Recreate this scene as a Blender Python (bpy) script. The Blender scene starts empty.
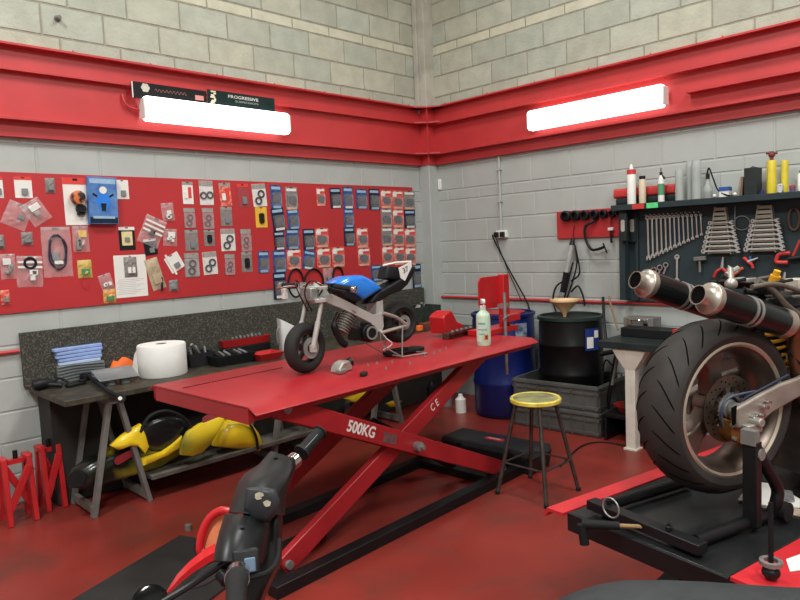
import bpy, math, random
from mathutils import Matrix, Vector
random.seed(7)
PI = math.pi
SC = bpy.context.scene
COL = SC.collection
V = Vector

# ------------------------------------------------------------------ camera
FPX = 668.0
def cam_axes(yaw, pitch, roll):
    fw = V((math.cos(yaw)*math.cos(pitch), math.sin(yaw)*math.cos(pitch), -math.sin(pitch)))
    rt = V((math.sin(yaw), -math.cos(yaw), 0)); up = rt.cross(fw)
    c, s = math.cos(roll), math.sin(roll)
    return c*rt+s*up, -s*rt+c*up, fw
CR, CU, CF = cam_axes(math.radians(45.66), math.radians(4.84), math.radians(-2.55))
CP = V((-5.230, -4.841, 1.59))
cd = bpy.data.cameras.new('camera'); cam = bpy.data.objects.new('camera', cd); COL.objects.link(cam)
cd.sensor_width = 36; cd.lens = FPX/800*36; cd.clip_start = .02
M4 = Matrix.Identity(4)
for i in range(3):
    M4[i][0], M4[i][1], M4[i][2], M4[i][3] = CR[i], CU[i], -CF[i], CP[i]
cam.matrix_world = M4
SC.camera = cam
# where the line of sight through a measured point of the photo meets a known plane of the room
def ray(px, py): return CR*((px-400)/FPX) - CU*((py-300)/FPX) + CF
def onz(px, py, z=0): d = ray(px, py); return CP + d*((z-CP.z)/d.z)
def onx(px, py, x=0): d = ray(px, py); return CP + d*((x-CP.x)/d.x)
def ony(px, py, y=0): d = ray(px, py); return CP + d*((y-CP.y)/d.y)
def dep(px, py, t): return CP + ray(px, py)*t

# ------------------------------------------------------------------ materials
def lin(c):
    if isinstance(c, str): c = [int(c[i:i+2], 16) for i in (0, 2, 4)]
    r = []
    for u in c[:3]:
        u = u/255.0
        r.append(u/12.92 if u <= .04045 else ((u+.055)/1.055)**2.4)
    return (*r, 1)
MATS = {}
def mat(name, col, rough=.5, metal=0, var=.12, scale=9, bump=0, emit=0, trans=0, alpha=1, col2=None, coat=0, lo=.35, hi=.65, tint=False, detail=5):
    if name in MATS: return MATS[name]
    m = bpy.data.materials.new(name); m.use_nodes = True; N = m.node_tree.nodes; L = m.node_tree.links
    b = N['Principled BSDF']
    c = lin(col)
    b.inputs['Roughness'].default_value = rough; b.inputs['Metallic'].default_value = metal
    if not metal and max(c[:3]) < .075: b.inputs['Specular IOR Level'].default_value = .26
    if coat: b.inputs['Coat Weight'].default_value = coat
    if trans: b.inputs['Transmission Weight'].default_value = trans
    b.inputs['Alpha'].default_value = alpha
    tc = N.new('ShaderNodeTexCoord'); no = N.new('ShaderNodeTexNoise')
    no.inputs['Scale'].default_value = scale; no.inputs['Detail'].default_value = detail
    L.new(tc.outputs['Object'], no.inputs['Vector'])
    cr = N.new('ShaderNodeValToRGB'); cr.color_ramp.elements[0].position = lo; cr.color_ramp.elements[1].position = hi
    if col2 is None:
        c1 = tuple(max(0, x*(1-var)) for x in c[:3]); c2 = tuple(min(1, x*(1+var)) for x in c[:3])
    else: c1, c2 = c[:3], lin(col2)[:3]
    cr.color_ramp.elements[0].color = (*c1, 1); cr.color_ramp.elements[1].color = (*c2, 1)
    L.new(no.outputs['Fac'], cr.inputs['Fac'])
    out = cr.outputs['Color']
    if tint:
        at = N.new('ShaderNodeAttribute'); at.attribute_name = 'tint'
        mx = N.new('ShaderNodeMix'); mx.data_type = 'RGBA'; mx.blend_type = 'MULTIPLY'; mx.inputs[0].default_value = 1
        L.new(out, mx.inputs[6]); L.new(at.outputs['Color'], mx.inputs[7]); out = mx.outputs[2]
    L.new(out, b.inputs['Base Color'])
    if bump:
        bp = N.new('ShaderNodeBump'); bp.inputs['Strength'].default_value = bump; bp.inputs['Distance'].default_value = .01
        n2 = N.new('ShaderNodeTexNoise'); n2.inputs['Scale'].default_value = scale*6; n2.inputs['Detail'].default_value = 6
        L.new(tc.outputs['Object'], n2.inputs['Vector']); L.new(n2.outputs['Fac'], bp.inputs['Height']); L.new(bp.outputs['Normal'], b.inputs['Normal'])
    if emit:
        b.inputs['Emission Color'].default_value = c; b.inputs['Emission Strength'].default_value = emit
    MATS[name] = m
    return m

# ------------------------------------------------------------------ mesh builder
Z = V((0, 0, 1))
def AX(p, d, up=(0, 0, 1)):
    """matrix with its z axis along d at p"""
    z = V(d).normalized(); u = V(up)
    if abs(z.dot(u.normalized())) > .98: u = V((1, 0, 0))
    x = u.cross(z).normalized(); y = z.cross(x)
    m = Matrix.Identity(4)
    for i in range(3): m[i][0], m[i][1], m[i][2], m[i][3] = x[i], y[i], z[i], V(p)[i]
    return m
def T(x, y, z=0): return Matrix.Translation((x, y, z))
def RZ(a): return Matrix.Rotation(math.radians(a), 4, 'Z')
def RX(a): return Matrix.Rotation(math.radians(a), 4, 'X')
def RY(a): return Matrix.Rotation(math.radians(a), 4, 'Y')
class MB:
    def __init__(s): s.v = []; s.f = []; s.m = []; s.mi = 0
    def add(s, vs, fs, M=None):
        o = len(s.v)
        for p in vs:
            p = V(p); s.v.append(M @ p if M is not None else p)
        for f in fs: s.f.append([o+i for i in f]); s.m.append(s.mi)
        return s
    def box(s, c, d, M=None, t=1):
        x, y, z = d[0]/2, d[1]/2, d[2]/2; c = V(c)
        vs = [c+V((sx*x*(t if sz > 0 else 1), sy*y*(t if sz > 0 else 1), sz*z)) for sz in (-1, 1) for sx, sy in ((-1, -1), (1, -1), (1, 1), (-1, 1))]
        return s.add(vs, [(3, 2, 1, 0), (4, 5, 6, 7), (0, 1, 5, 4), (1, 2, 6, 5), (2, 3, 7, 6), (3, 0, 4, 7)], M)
    def bar(s, a, b, w, h=None, up=(0, 0, 1)):
        a, b = V(a), V(b); h = h or w
        return s.box((0, 0, (b-a).length/2), (w, h, (b-a).length), AX(a, b-a, up))
    def tube(s, pts, r, n=8, closed=False, flat=1):
        pts = [V(p) for p in pts]; k = len(pts); rings = []; up = None
        for i, p in enumerate(pts):
            if closed: d = pts[(i+1) % k]-pts[i-1]
            else: d = pts[min(i+1, k-1)]-pts[max(i-1, 0)]
            d = d.normalized() if d.length > 1e-9 else V((0, 0, 1))
            if up is None:
                up = V((0, 0, 1)) if abs(d.z) < .9 else V((1, 0, 0))
            x = up.cross(d)
            if x.length < 1e-4: x = V((1, 0, 0)).cross(d)
            x.normalize(); y = d.cross(x); up = y
            rr = r[i] if isinstance(r, (list, tuple)) else r
            rings.append([p + x*(rr*math.cos(2*PI*j/n)) + y*(rr*flat*math.sin(2*PI*j/n)) for j in range(n)])
        return s.loft(rings, wrap=closed)
    def loft(s, rings, caps=True, wrap=False, M=None):
        n = len(rings[0]); k = len(rings); vs = [p for r in rings for p in r]; fs = []
        for i in range(k if wrap else k-1):
            a, b = i*n, ((i+1) % k)*n
            for j in range(n): fs.append((a+j, a+(j+1) % n, b+(j+1) % n, b+j))
        if caps and not wrap: fs.append(tuple(reversed(range(n)))); fs.append(tuple((k-1)*n+j for j in range(n)))
        return s.add(vs, fs, M)
    def lathe(s, prof, n=24, M=None, closed=False, a0=0, a1=360):
        """profile of (radius, z) spun about z"""
        full = abs(a1-a0) >= 359.9; k = n if full else n+1
        rings = []
        for i in range(k):
            a = math.radians(a0 + (a1-a0)*i/n)
            rings.append([V((r*math.cos(a), r*math.sin(a), z)) for r, z in prof])
        m = len(prof); vs = [p for r in rings for p in r]; fs = []
        for i in range(n if full else n):
            a, b = i*m, ((i+1) % k)*m
            for j in range(m if closed else m-1):
                q = (a+j, b+j, b+(j+1) % m, a+(j+1) % m)
                fs.append(q)
        if not closed and full:
            for j in (0, m-1):
                if prof[j][0] > 1e-6:
                    fs.append(tuple(i*m+j for i in range(k)))
        if closed and not full:
            fs.append(tuple(range(m))); fs.append(tuple((k-1)*m+j for j in range(m)))
        return s.add(vs, fs, M)
    def prism(s, poly, d, M=None, z0=0):
        n = len(poly)
        vs = [V((x, y, z0)) for x, y in poly]+[V((x, y, z0+d)) for x, y in poly]
        fs = [tuple(reversed(range(n))), tuple(range(n, 2*n))]+[(i, (i+1) % n, n+(i+1) % n, n+i) for i in range(n)]
        return s.add(vs, fs, M)
    def ball(s, c, r, n=12, sc=(1, 1, 1), M=None):
        prof = [(max(1e-5, r*math.sin(PI*i/n)), -r*math.cos(PI*i/n)) for i in range(n+1)]
        m = Matrix.Translation(V(c)) @ Matrix.Diagonal((*sc, 1))
        return s.lathe(prof, n*2, (M @ m) if M is not None else m)
    def slab(s, poly3, n, d):
        """extrude a 3-D polygon by d along n"""
        n = V(n).normalized()*d; k = len(poly3)
        vs = [V(p) for p in poly3]+[V(p)+n for p in poly3]
        return s.add(vs, [tuple(range(k)), tuple(reversed(range(k, 2*k)))]+[((i+1) % k, i, k+i, k+(i+1) % k) for i in range(k)])
ROOT = {}
def arc(c, r, a0, a1, n, ex, ey):
    c, ex, ey = V(c), V(ex), V(ey)
    return [c+ex*(r*math.cos(math.radians(a0+(a1-a0)*i/n)))+ey*(r*math.sin(math.radians(a0+(a1-a0)*i/n))) for i in range(n+1)]
def smooth_path(pts, k=6):
    """Catmull-Rom through the points"""
    p = [V(q) for q in pts]; p = [p[0]*2-p[1]]+p+[p[-1]*2-p[-2]]; out = []
    for i in range(1, len(p)-2):
        for j in range(k):
            t = j/k; a, b, c, d = p[i-1:i+3]
            out.append(.5*((2*b)+(c-a)*t+(2*a-5*b+4*c-d)*t*t+(3*b-a-3*c+d)*t**3))
    out.append(p[-2]); return out
def rrect(w, h, r, n=4, cx=0, cy=0):
    r = min(r, w/2-1e-4, h/2-1e-4); o = []
    for sx, sy, a in ((1, 1, 0), (-1, 1, 90), (-1, -1, 180), (1, -1, 270)):
        for i in range(n+1):
            t = math.radians(a+90*i/n); o.append((cx+sx*(w/2-r)+r*math.cos(t), cy+sy*(h/2-r)+r*math.sin(t)))
    return o
def tag(o, label=None, cat=None, group=None, kind=None):
    if label: o['label'] = label
    if cat: o['category'] = cat
    if group: o['group'] = group
    if kind: o['kind'] = kind
    return o
import bmesh
def link_mesh(name, mb, m, local=None, smooth=40, bev=0, seg=2):
    me = bpy.data.meshes.new(name)
    vs = [tuple(local @ p) if local is not None else tuple(p) for p in mb.v]
    me.from_pydata(vs, [], mb.f)
    for mm in (m if isinstance(m, (list, tuple)) else [m]): me.materials.append(mm)
    me.polygons.foreach_set('material_index', mb.m)
    bm = bmesh.new(); bm.from_mesh(me); bmesh.ops.recalc_face_normals(bm, faces=bm.faces); bm.to_mesh(me); bm.free()
    if smooth:
        me.polygons.foreach_set('use_smooth', [True]*len(me.polygons)); me.set_sharp_from_angle(angle=math.radians(smooth))
    o = bpy.data.objects.new(name, me); COL.objects.link(o)
    if bev:
        b = o.modifiers.new('bevel', 'BEVEL'); b.width = bev; b.segments = seg; b.limit_method = 'ANGLE'; b.angle_limit = math.radians(40)
        b.harden_normals = False
    return o
def thing(name, label, cat, loc=(0, 0, 0), rz=0, group=None, M=None):
    o = bpy.data.objects.new(name, None); COL.objects.link(o); o.empty_display_size = .05
    m = M if M is not None else Matrix.Translation(V(loc)) @ RZ(rz)
    o.matrix_world = m; ROOT[o.name] = m.copy()
    return tag(o, label, cat, group)
def part(name, mb, m, parent, world=False, label=None, **k):
    """a part of a thing; mb is in the thing's own frame, or in the room's when world"""
    R = ROOT[parent.name]
    o = link_mesh(name, mb, m, R.inverted() if world else None, **k)
    o.parent = parent; ROOT[o.name] = R
    if label: o['label'] = label
    return o
def solo(name, mb, m, label, cat, group=None, kind=None, **k):
    """a thing that is one mesh, built in the room's frame"""
    xs = [p.x for p in mb.v]; ys = [p.y for p in mb.v]; zs = [p.z for p in mb.v]
    c = V(((min(xs)+max(xs))/2, (min(ys)+max(ys))/2, min(zs)))
    o = link_mesh(name, mb, m, Matrix.Translation(-c), **k); o.location = c; ROOT[o.name] = Matrix.Translation(c)
    return tag(o, label, cat, group, kind)
def struct(name, mb, m, **k):
    o = link_mesh(name, mb, m, **k); o['kind'] = 'structure'; ROOT[o.name] = Matrix.Identity(4); return o
def text(name, s, size, M, m, parent, world=False, ext=.0008, sx=1, shear=0, bold=0):
    c = bpy.data.curves.new(name, 'FONT'); c.body = s; c.size = size; c.extrude = ext; c.align_x = 'CENTER'; c.align_y = 'CENTER'; c.shear = shear; c.offset = bold
    c.resolution_u = 3
    t = bpy.data.objects.new('tmp', c); COL.objects.link(t)
    dg = bpy.context.evaluated_depsgraph_get(); me = bpy.data.meshes.new_from_object(t.evaluated_get(dg)); me.name = name
    bpy.data.objects.remove(t); bpy.data.curves.remove(c)
    R = ROOT[parent.name]; L = (R.inverted() @ M if world else M) @ Matrix.Diagonal((sx, 1, 1, 1))
    me.transform(L); me.materials.clear(); me.materials.append(m)
    o = bpy.data.objects.new(name, me); COL.objects.link(o); o.parent = parent; ROOT[o.name] = R
    return o
def dup(root, M, label=None, group=None):
    """copy a thing with its parts and sub-parts"""
    r = root.copy(); COL.objects.link(r); r.matrix_world = M; ROOT[r.name] = M.copy()
    if label: r['label'] = label
    if group: r['group'] = group
    for ch in list(root.children):
        c = ch.copy(); COL.objects.link(c); c.parent = r
        for g in ch.children:
            d = g.copy(); COL.objects.link(d); d.parent = c
    return r
# ------------------------------------------------------------------ palette
WALLP = mat('grey_wall_paint', (172, 177, 173), .62, var=.05, scale=3, bump=.12)
BLOCK = mat('bare_concrete_block', (178, 182, 166), .9, var=.08, scale=7, bump=.5, tint=True)
MORTAR = mat('cement_mortar', (150, 148, 133), .95, var=.12, scale=14, bump=.4)
BEAMR = mat('red_beam_paint', (190, 56, 58), .42, var=.06, scale=4)
REDP = mat('red_gloss_paint', (182, 34, 38), .34, var=.08, scale=6)
REDB = mat('red_board_paint', (178, 42, 46), .5, var=.05, scale=3)
BLK = mat('black_steel_paint', (22, 22, 24), .42, var=.2, scale=12)
BLKP = mat('black_plastic', (26, 27, 29), .45, var=.12, scale=20)
BLKR = mat('black_rubber', (24, 24, 25), .75, var=.2, scale=10, bump=.1)
WHT = mat('white_plastic', (225, 225, 220), .45, var=.04)
GRYP = mat('grey_plastic', (120, 124, 126), .5, var=.08)
STEEL = mat('bare_steel', (160, 160, 157), .42, .65, var=.15, scale=20)
CHROME = mat('chrome', (205, 205, 205), .15, 1, var=.05)
ALU = mat('brushed_aluminium', (176, 171, 163), .45, .6, var=.15, scale=15)
GREYST = mat('grey_painted_steel', (112, 110, 106), .5, var=.15, scale=10)
LAMP = mat('lit_diffuser', (255, 252, 246), .4, var=0, emit=3.2)

# ------------------------------------------------------------------ setting
fl = MB(); fl.box((-4.4, -4.4, -.05), (9.2, 9.2, .1))
FLOOR = mat('red_floor_paint', (130, 46, 38), .36, var=.28, scale=1.6, bump=.05, lo=.25, hi=.75)
def floor_nodes(m):
    N, L = m.node_tree.nodes, m.node_tree.links; b = N['Principled BSDF']
    src = b.inputs['Base Color'].links[0].from_socket
    tc = [n for n in N if n.type == 'TEX_COORD'][0]
    n1 = N.new('ShaderNodeTexNoise'); n1.inputs['Scale'].default_value = 2.6; n1.inputs['Detail'].default_value = 8; n1.inputs['Distortion'].default_value = .6
    L.new(tc.outputs['Object'], n1.inputs['Vector'])
    r1 = N.new('ShaderNodeValToRGB'); r1.color_ramp.elements[0].position = .5; r1.color_ramp.elements[1].position = .72
    r1.color_ramp.elements[0].color = (0, 0, 0, 1); r1.color_ramp.elements[1].color = (1, 1, 1, 1)
    L.new(n1.outputs['Fac'], r1.inputs['Fac'])
    mx = N.new('ShaderNodeMix'); mx.data_type = 'RGBA'; mx.inputs[7].default_value = lin((106, 48, 39))
    L.new(r1.outputs['Color'], mx.inputs[0]); L.new(src, mx.inputs[6])
    # small pale chips and scuffs in the paint
    n2 = N.new('ShaderNodeTexNoise'); n2.inputs['Scale'].default_value = 22; n2.inputs['Detail'].default_value = 3
    L.new(tc.outputs['Object'], n2.inputs['Vector'])
    r2 = N.new('ShaderNodeValToRGB'); r2.color_ramp.elements[0].position = .755; r2.color_ramp.elements[1].position = .80
    r2.color_ramp.elements[0].color = (0, 0, 0, 1); r2.color_ramp.elements[1].color = (.6, .6, .6, 1)
    L.new(n2.outputs['Fac'], r2.inputs['Fac'])
    m2 = N.new('ShaderNodeMix'); m2.data_type = 'RGBA'; m2.inputs[7].default_value = lin((150, 96, 88))
    L.new(r2.outputs['Color'], m2.inputs[0]); L.new(mx.outputs[2], m2.inputs[6]); L.new(m2.outputs[2], b.inputs['Base Color'])
    mr = N.new('ShaderNodeMapRange'); mr.inputs[3].default_value = .24; mr.inputs[4].default_value = .5
    L.new(n1.outputs['Fac'], mr.inputs[0]); L.new(mr.outputs[0], b.inputs['Roughness'])
floor_nodes(FLOOR)
struct('floor', fl, FLOOR, smooth=0)
LOW = [0, .2, .41, .615, .83, 1.04, 1.26, 1.37, 1.585, 1.795, 2.005, 2.11, 2.335, 2.43]
UPP = [2.88, 3.06, 3.268, 3.48, 3.572, 3.784, 3.99, 4.2, 4.41, 4.62, 4.83, 5.04]
def block_wall(name, M, u1):
    """M maps (u along the wall, out of the wall, z) to the room"""
    mb = MB(); tint = []
    mb.mi = 2; mb.box((u1/2-.1, -.1, 1.25), (u1+.6, .2, 2.5), M)
    mb.mi = 1; mb.box((u1/2-.1, -.1, 3.95), (u1+.6, .2, 2.9), M)
    tint += [(1, 1, 1)]*12
    J = .006
    for zs, painted in ((LOW, True), (UPP, False)):
        for r in range(len(zs)-1):
            z0, z1 = zs[r]+J, zs[r+1]-J; half = z1-z0 < .12
            u = -.405*random.random()*.4 - (.2 if r % 2 else 0) - .02
            while u < u1:
                a, b = max(u+J, 0.0), min(u+.405-J, u1)
                if b-a > .02:
                    d, c = .005, .004
                    vs = [(a, 0, z0), (b, 0, z0), (b, 0, z1), (a, 0, z1), (a+c, d, z0+c), (b-c, d, z0+c), (b-c, d, z1-c), (a+c, d, z1-c)]
                    mb.mi = 2 if painted else 0
                    mb.add(vs, [(4, 5, 6, 7), (0, 1, 5, 4), (1, 2, 6, 5), (2, 3, 7, 6), (3, 0, 4, 7)], M)
                    t = .9+.16*random.random(); w = random.uniform(-.03, .03)
                    if half and not painted: t, w = 1.22, .06
                    tint += [(t+w, t, t-w)]*5
                u += .405
    o = struct(name, mb, [BLOCK, MORTAR, WALLP], smooth=0)
    ca = o.data.color_attributes.new('tint', 'FLOAT_COLOR', 'CORNER'); k = 0
    for p in o.data.polygons:
        for _ in p.loop_indices: ca.data[k].color = (*tint[p.index], 1); k += 1
    return o
ML = Matrix(((-1, 0, 0, 0), (0, -1, 0, 0), (0, 0, 1, 0), (0, 0, 0, 1)))
MR = Matrix(((0, -1, 0, 0), (-1, 0, 0, 0), (0, 0, 1, 0), (0, 0, 0, 1)))
block_wall('wall_left', ML, 8.7)
block_wall('wall_right', MR, 8.7)
w = MB(); w.box((-8.9, -4.4, 2.6), (.2, 9.2, 5.3)); struct('wall_back', w, WALLP, smooth=0)
w = MB(); w.box((-4.4, -8.9, 2.6), (9.2, .2, 5.3)); struct('wall_front', w, WALLP, smooth=0)
w = MB(); w.box((-4.4, -4.4, 5.3), (9.2, 9.2, .1)); struct('ceiling', w, mat('ceiling_sheet', (200, 200, 196), .7, var=.04), smooth=0)
# corner column, bare above the beams and painted grey below them
c = MB(); c.box((-.07, -.07, 2.65), (.14, .14, 5.3)); c.mi = 1; c.box((-.071, -.071, 1.2), (.143, .143, 2.4)); c.mi = 0
c.box((-.155, -.035, 4.1), (.03, .05, 2.4))
struct('corner_column', c, [mat('bare_concrete_column', (178, 176, 164), .85, var=.16, scale=5, bump=.3), WALLP], bev=.006)
# red steel beams round the room, with three projecting lips
def beam(name, M, u1, lips):
    b = MB(); b.box((u1/2, .025, 2.664), (u1, .05, .575), M)
    for z, o, t in lips: b.box((u1/2, (.05+o)/2-.001, z-t/2), (u1, o-.048, t), M)
    for i in range(16):
        u = .35+i*.53
        if u < u1: b.lathe([(.010, 0), (.010, .008), (.005, .009), (.005, .016)], 8, M @ T(u, .095, 2.95))
    return struct(name, b, BEAMR, bev=.003)
beam('trim_1', ML, 8.7, [(2.952, .115, .016), (2.80, .10, .018), (2.492, .115, .018)])
beam('trim_2', MR, 8.7, [(2.952, .115, .016), (2.80, .12, .03), (2.492, .125, .022)])
b = MB(); b.box((0, 0, .006), (3.2, .09, .024), T(-.09, -4.35, 2.61) @ RZ(90)); struct('trim_3', b, BEAMR, bev=.002)
b = MB()
b.box((-.078, -.078, 2.664), (.156, .156, .575))
for z in (2.944, 2.79, 2.483):
    b.prism([(0, 0), (-.30, 0), (-.30, -.115), (-.2, -.19), (-.115, -.115), (-.19, -.2), (-.115, -.30), (0, -.30)][::-1], .016, T(0, 0, z-.008))
struct('trim_4', b, BEAMR, bev=.002)

# ------------------------------------------------------------------ lights that the room has
def wall_lamp(label, M, L):
    t = thing('batten_light', label, 'light', M=M, group='wall lights on the red beams')
    h = MB(); h.box((0, .035, 0), (L-.02, .07, .10)); part('housing', h, WHT, t, bev=.006)
    d = MB(); d.prism(rrect(L, .172, .022), .065, Matrix(((1, 0, 0, 0), (0, 0, 1, .05), (0, 1, 0, 0), (0, 0, 0, 1)))); part('diffuser', d, LAMP, t, bev=.01)
    for s in (-1, 1):
        k = MB(); k.box((s*(L/2+.003), .07, 0), (.012, .09, .14)); part('end_cap', k, WHT, t, bev=.004)
    return t
wall_lamp('lit tube light on the red beam below the black banners', T(-2.475, -.05, 2.628) @ Matrix.Diagonal((-1, -1, 1, 1)), 1.24)
wall_lamp('lit tube light on the right red beam with no banner above it', T(-.05, -1.98, 2.618) @ RZ(90), 1.22)
for i, (x, y) in enumerate([(-2.4, -2.4), (-2.2, -5.8), (-5.8, -2.2), (-6.4, -6.4)]):
    t = thing('ceiling_light', 'white ceiling fitting above the workshop floor, out of the picture', 'light', (x, y, 5.25), 45, 'ceiling fittings')
    h = MB(); h.box((0, 0, -.05), (1.5, .3, .1)); part('housing', h, WHT, t)
    ld = bpy.data.lights.new('ceiling_lamp', 'AREA'); ld.shape = 'RECTANGLE'; ld.size = 1.5; ld.size_y = .5; ld.energy = (90, 150, 150, 260)[i]; ld.color = (.985, 1, .965)
    lo = bpy.data.objects.new('ceiling_lamp', ld); COL.objects.link(lo); lo.location = (0, 0, -.12); lo.parent = t
wd = bpy.data.worlds.new('world'); SC.world = wd; wd.use_nodes = True; wd.node_tree.nodes['Background'].inputs[0].default_value = (.5, .5, .5, 1); wd.node_tree.nodes['Background'].inputs[1].default_value = .05
SC.view_settings.view_transform = 'Standard'; SC.view_settings.look = 'None'; SC.view_settings.gamma = 1; SC.view_settings.exposure = 0.0
SC.view_settings.use_curve_mapping = False
# ------------------------------------------------------------------ red scissor lift with the small motorcycle on it
DULLR = mat('worn_red_lift_paint', (160, 34, 40), .36, var=.10, scale=5, bump=.03)
LM = T(-2.55, -1.9, 0) @ RZ(2.5)
lift = thing('scissor_lift_table', 'raised red scissor lift table marked 500KG in white, under the small blue motorcycle', 'lift table', M=LM)
p = MB(); H = .90
ya, yb = -.395, .595
prof = [(ya, H-.028), (ya+.055, H), (yb-.055, H), (yb, H-.028), (yb, H-.034), (yb-.06, H-.008), (yb-.06, H-.07), (yb-.066, H-.07), (yb-.07, H-.008), (ya+.07, H-.008), (ya+.066, H-.07), (ya+.06, H-.07), (ya+.06, H-.008), (ya, H-.034)]
PX = Matrix(((0, 0, 1, 0), (1, 0, 0, 0), (0, 1, 0, 0), (0, 0, 0, 1)))      # polygon (y,z) run along x
p.prism(prof, 2.325, PX, -1.165)
p.box((-1.155, .1, H-.045), (.012, .86, .075))
p.box((1.152, .1, H-.035), (.012, .86, .055))
part('platform', p, DULLR, lift, bev=.002)
sm = onz(183, 388, H); s2_ = onz(285, 368, H); Li = LM.inverted(); a, b_ = Li @ sm, Li @ s2_
s = MB(); s.box(((a.x+b_.x)/2, a.y, H+.0008), (abs(b_.x-a.x), .008, .002)); part('groove', s, BLK, lift)
for nm, yy in (('near', -.30), ('far', .30)):
    sgn = -1 if yy < 0 else 1
    for (x0, z0, x1, z1, dy) in ((-.95, .845, .78, .07, 0), (-.95, .075, .66, .84, -.055)):
        k = MB(); y_ = yy + (dy if sgn > 0 else -dy)
        k.bar((x0, y_, z0), (x1, y_, z1), .045, .105, up=(0, 1, 0)) if False else k.box((0, 0, 0), (math.hypot(x1-x0, z1-z0)+.06, .045, .105), T((x0+x1)/2, y_, (z0+z1)/2) @ Matrix.Rotation(-math.atan2(z1-z0, x1-x0), 4, 'Y'))
        ar = part('scissor_arm', k, DULLR, lift, bev=.006)
        for xe, ze in ((x0, z0), (x1, z1)):
            w_ = MB(); w_.lathe([(.022, -.04), (.022, .04)], 12, AX((xe, y_, ze), (0, 1, 0))); part('pin', w_, STEEL, ar)
        if sgn < 0:
            ang = -math.atan2(z1-z0, x1-x0)
            fr = T((x0+x1)/2, y_-.0235, (z0+z1)/2) @ Matrix.Rotation(ang, 4, 'Y') @ RX(90)
            if dy == 0:
                text('load_marking', '500KG', .082, fr @ T(-.43, -.0, 0), WHT, ar, sx=.9, bold=.002)
                q = MB(); q.box((-.20, -.005, 0), (.105, .052, .002), fr); part('rating_plate', q, mat('grey_rating_plate', (120, 88, 90), .45, .3, var=.2, scale=60), ar)
            else:
                text('conformity_mark', 'C E', .066, fr @ T(.36, .005, 0), WHT, ar, sx=.8)
    k = MB(); k.lathe([(.028, -.06), (.028, .06), (.014, .065), (.014, .085)], 12, AX((-.06, yy, .44), (0, -1, 0))); part('pivot_bolt', k, STEEL, lift)
b = MB()
for yy in (-.345, .30): b.box((-.08, yy, .03), (2.05, .075, .06))
for xx in (-1.02, .66): b.box((xx, -.02, .028), (.08, .58, .055))
b.box((-.72, -.02, .02), (.34, .12, .03))
part('base_frame', b, BLK, lift, bev=.004)
for xx in (-.95, .66):
    k = MB(); k.tube([(xx, -.29, .84), (xx, .30, .84)], .022, 10); part('cross_shaft', k, BLK, lift)
k = MB(); k.tube([(.62, -.02, .09), (.2, -.02, .36)], .04, 12); k.tube([(.22, -.02, .35), (-.1, -.02, .55)], .02, 10); part('hydraulic_ram', k, BLK, lift)
# ------------------------------------------------------------------ wheel clamp on the lift's far end
def jaw(poly, y, d): return [V((x, y, z)) for x, z in poly]
wc = thing('wheel_clamp', 'tall red wheel clamp with upright plate at the right end of the red lift table', 'clamp', loc=(-1.27, -1.80, .902), rz=2.5)
k = MB(); k.prism(rrect(.31, .235, .045), .012, T(-.06, 0, .30) @ RX(90)); part('plate', k, REDP, wc, bev=.002)
k = MB(); k.box((.07, -.03, .215), (.075, .05, .42)); part('post', k, REDP, wc, bev=.004)
k = MB(); k.box((-.05, -.01, .02), (.42, .16, .04)); k.box((.08, -.07, .10), (.2, .06, .05)); part('base', k, REDP, wc, bev=.004)
k = MB(); k.tube([(-.055, -.12, -.30), (-.055, -.12, .30)], .012, 10); k.box((-.02, -.085, .2), (.08, .05, .03)); part('threaded_rod', k, STEEL, wc)
k = MB(); k.tube([(.02, -.1, .125), (-.1, -.14, .115)], .009, 8); part('handle', k, STEEL, wc)
vz = thing('bench_vise', 'red vise with steel jaws lying on the lift table left of the spray bottle', 'vise', loc=(-1.60, -1.60, .902), rz=8)
k = MB(); k.prism([(-.11, .03), (.13, .03), (.13, .07), (.05, .10), (-.02, .19), (-.10, .17), (-.13, .15)], .13, T(0, .065, 0) @ RX(90)); part('body', k, REDP, vz, bev=.008)
k = MB(); k.box((.0, -.10, .022), (.34, .05, .044)); k.box((.0, -.135, .04), (.3, .02, .02)); part('jaw', k, mat('rusty_steel', (96, 70, 62), .5, .7, var=.4, scale=30), vz, bev=.003)
for i in range(5):
    k = MB(); k.lathe([(.012, 0), (.012, .02)], 6, T(-.12+i*.06, -.13, .04)); part('bolt', k, STEEL, vz)

# ------------------------------------------------------------------ dark bench along the left wall
SPECK = mat('speckled_laminate', (58, 57, 52), .55, var=.0, col2=(112, 110, 100), scale=120, lo=.5, hi=.7)
WT = mat('greasy_worktop', (52, 48, 40), .5, var=.0, col2=(80, 76, 62), scale=14, lo=.4, hi=.75, bump=.05)
bench = thing('workbench', 'long dark workbench with speckled splashback along the left wall', 'workbench', loc=(-2.03, -.37, 0))
k = MB(); k.box((-2.0725, -.375, .742), (3.785, .69, .036)); part('worktop', k, WT, bench, world=True, bev=.004)
k = MB(); k.box((-2.085, -.026, .94), (3.81, .03, .36)); part('splashback', k, SPECK, bench, world=True, bev=.002)
k = MB(); k.box((-2.07, -.16, .36), (3.70, .24, .70)); part('back_panel', k, mat('dark_board', (44, 41, 38), .6, var=.2, scale=4), bench, world=True)
TRESTLE = []
def trestle(x, label):
    t = thing('trestle', label, 'trestle', loc=(x, -.42, 0), group='grey trestles under the dark bench')
    for yy in (-.23, .13):
        for sx in (-1, 1):
            k = MB(); k.bar((sx*.03, yy, .70), (sx*.175, yy, .0), .03, .045, up=(0, 1, 0)); part('leg', k, GREYST, t, bev=.002)
    for sx in (-1, 1):
        k = MB(); k.bar((sx*.165, -.23, .045), (sx*.165, .13, .045), .03, .05); part('foot_rail', k, GREYST, t, bev=.002)
    k = MB(); k.box((0, -.05, .702), (.09, .42, .045)); part('top_rail', k, GREYST, t, bev=.003)
    return t
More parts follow.
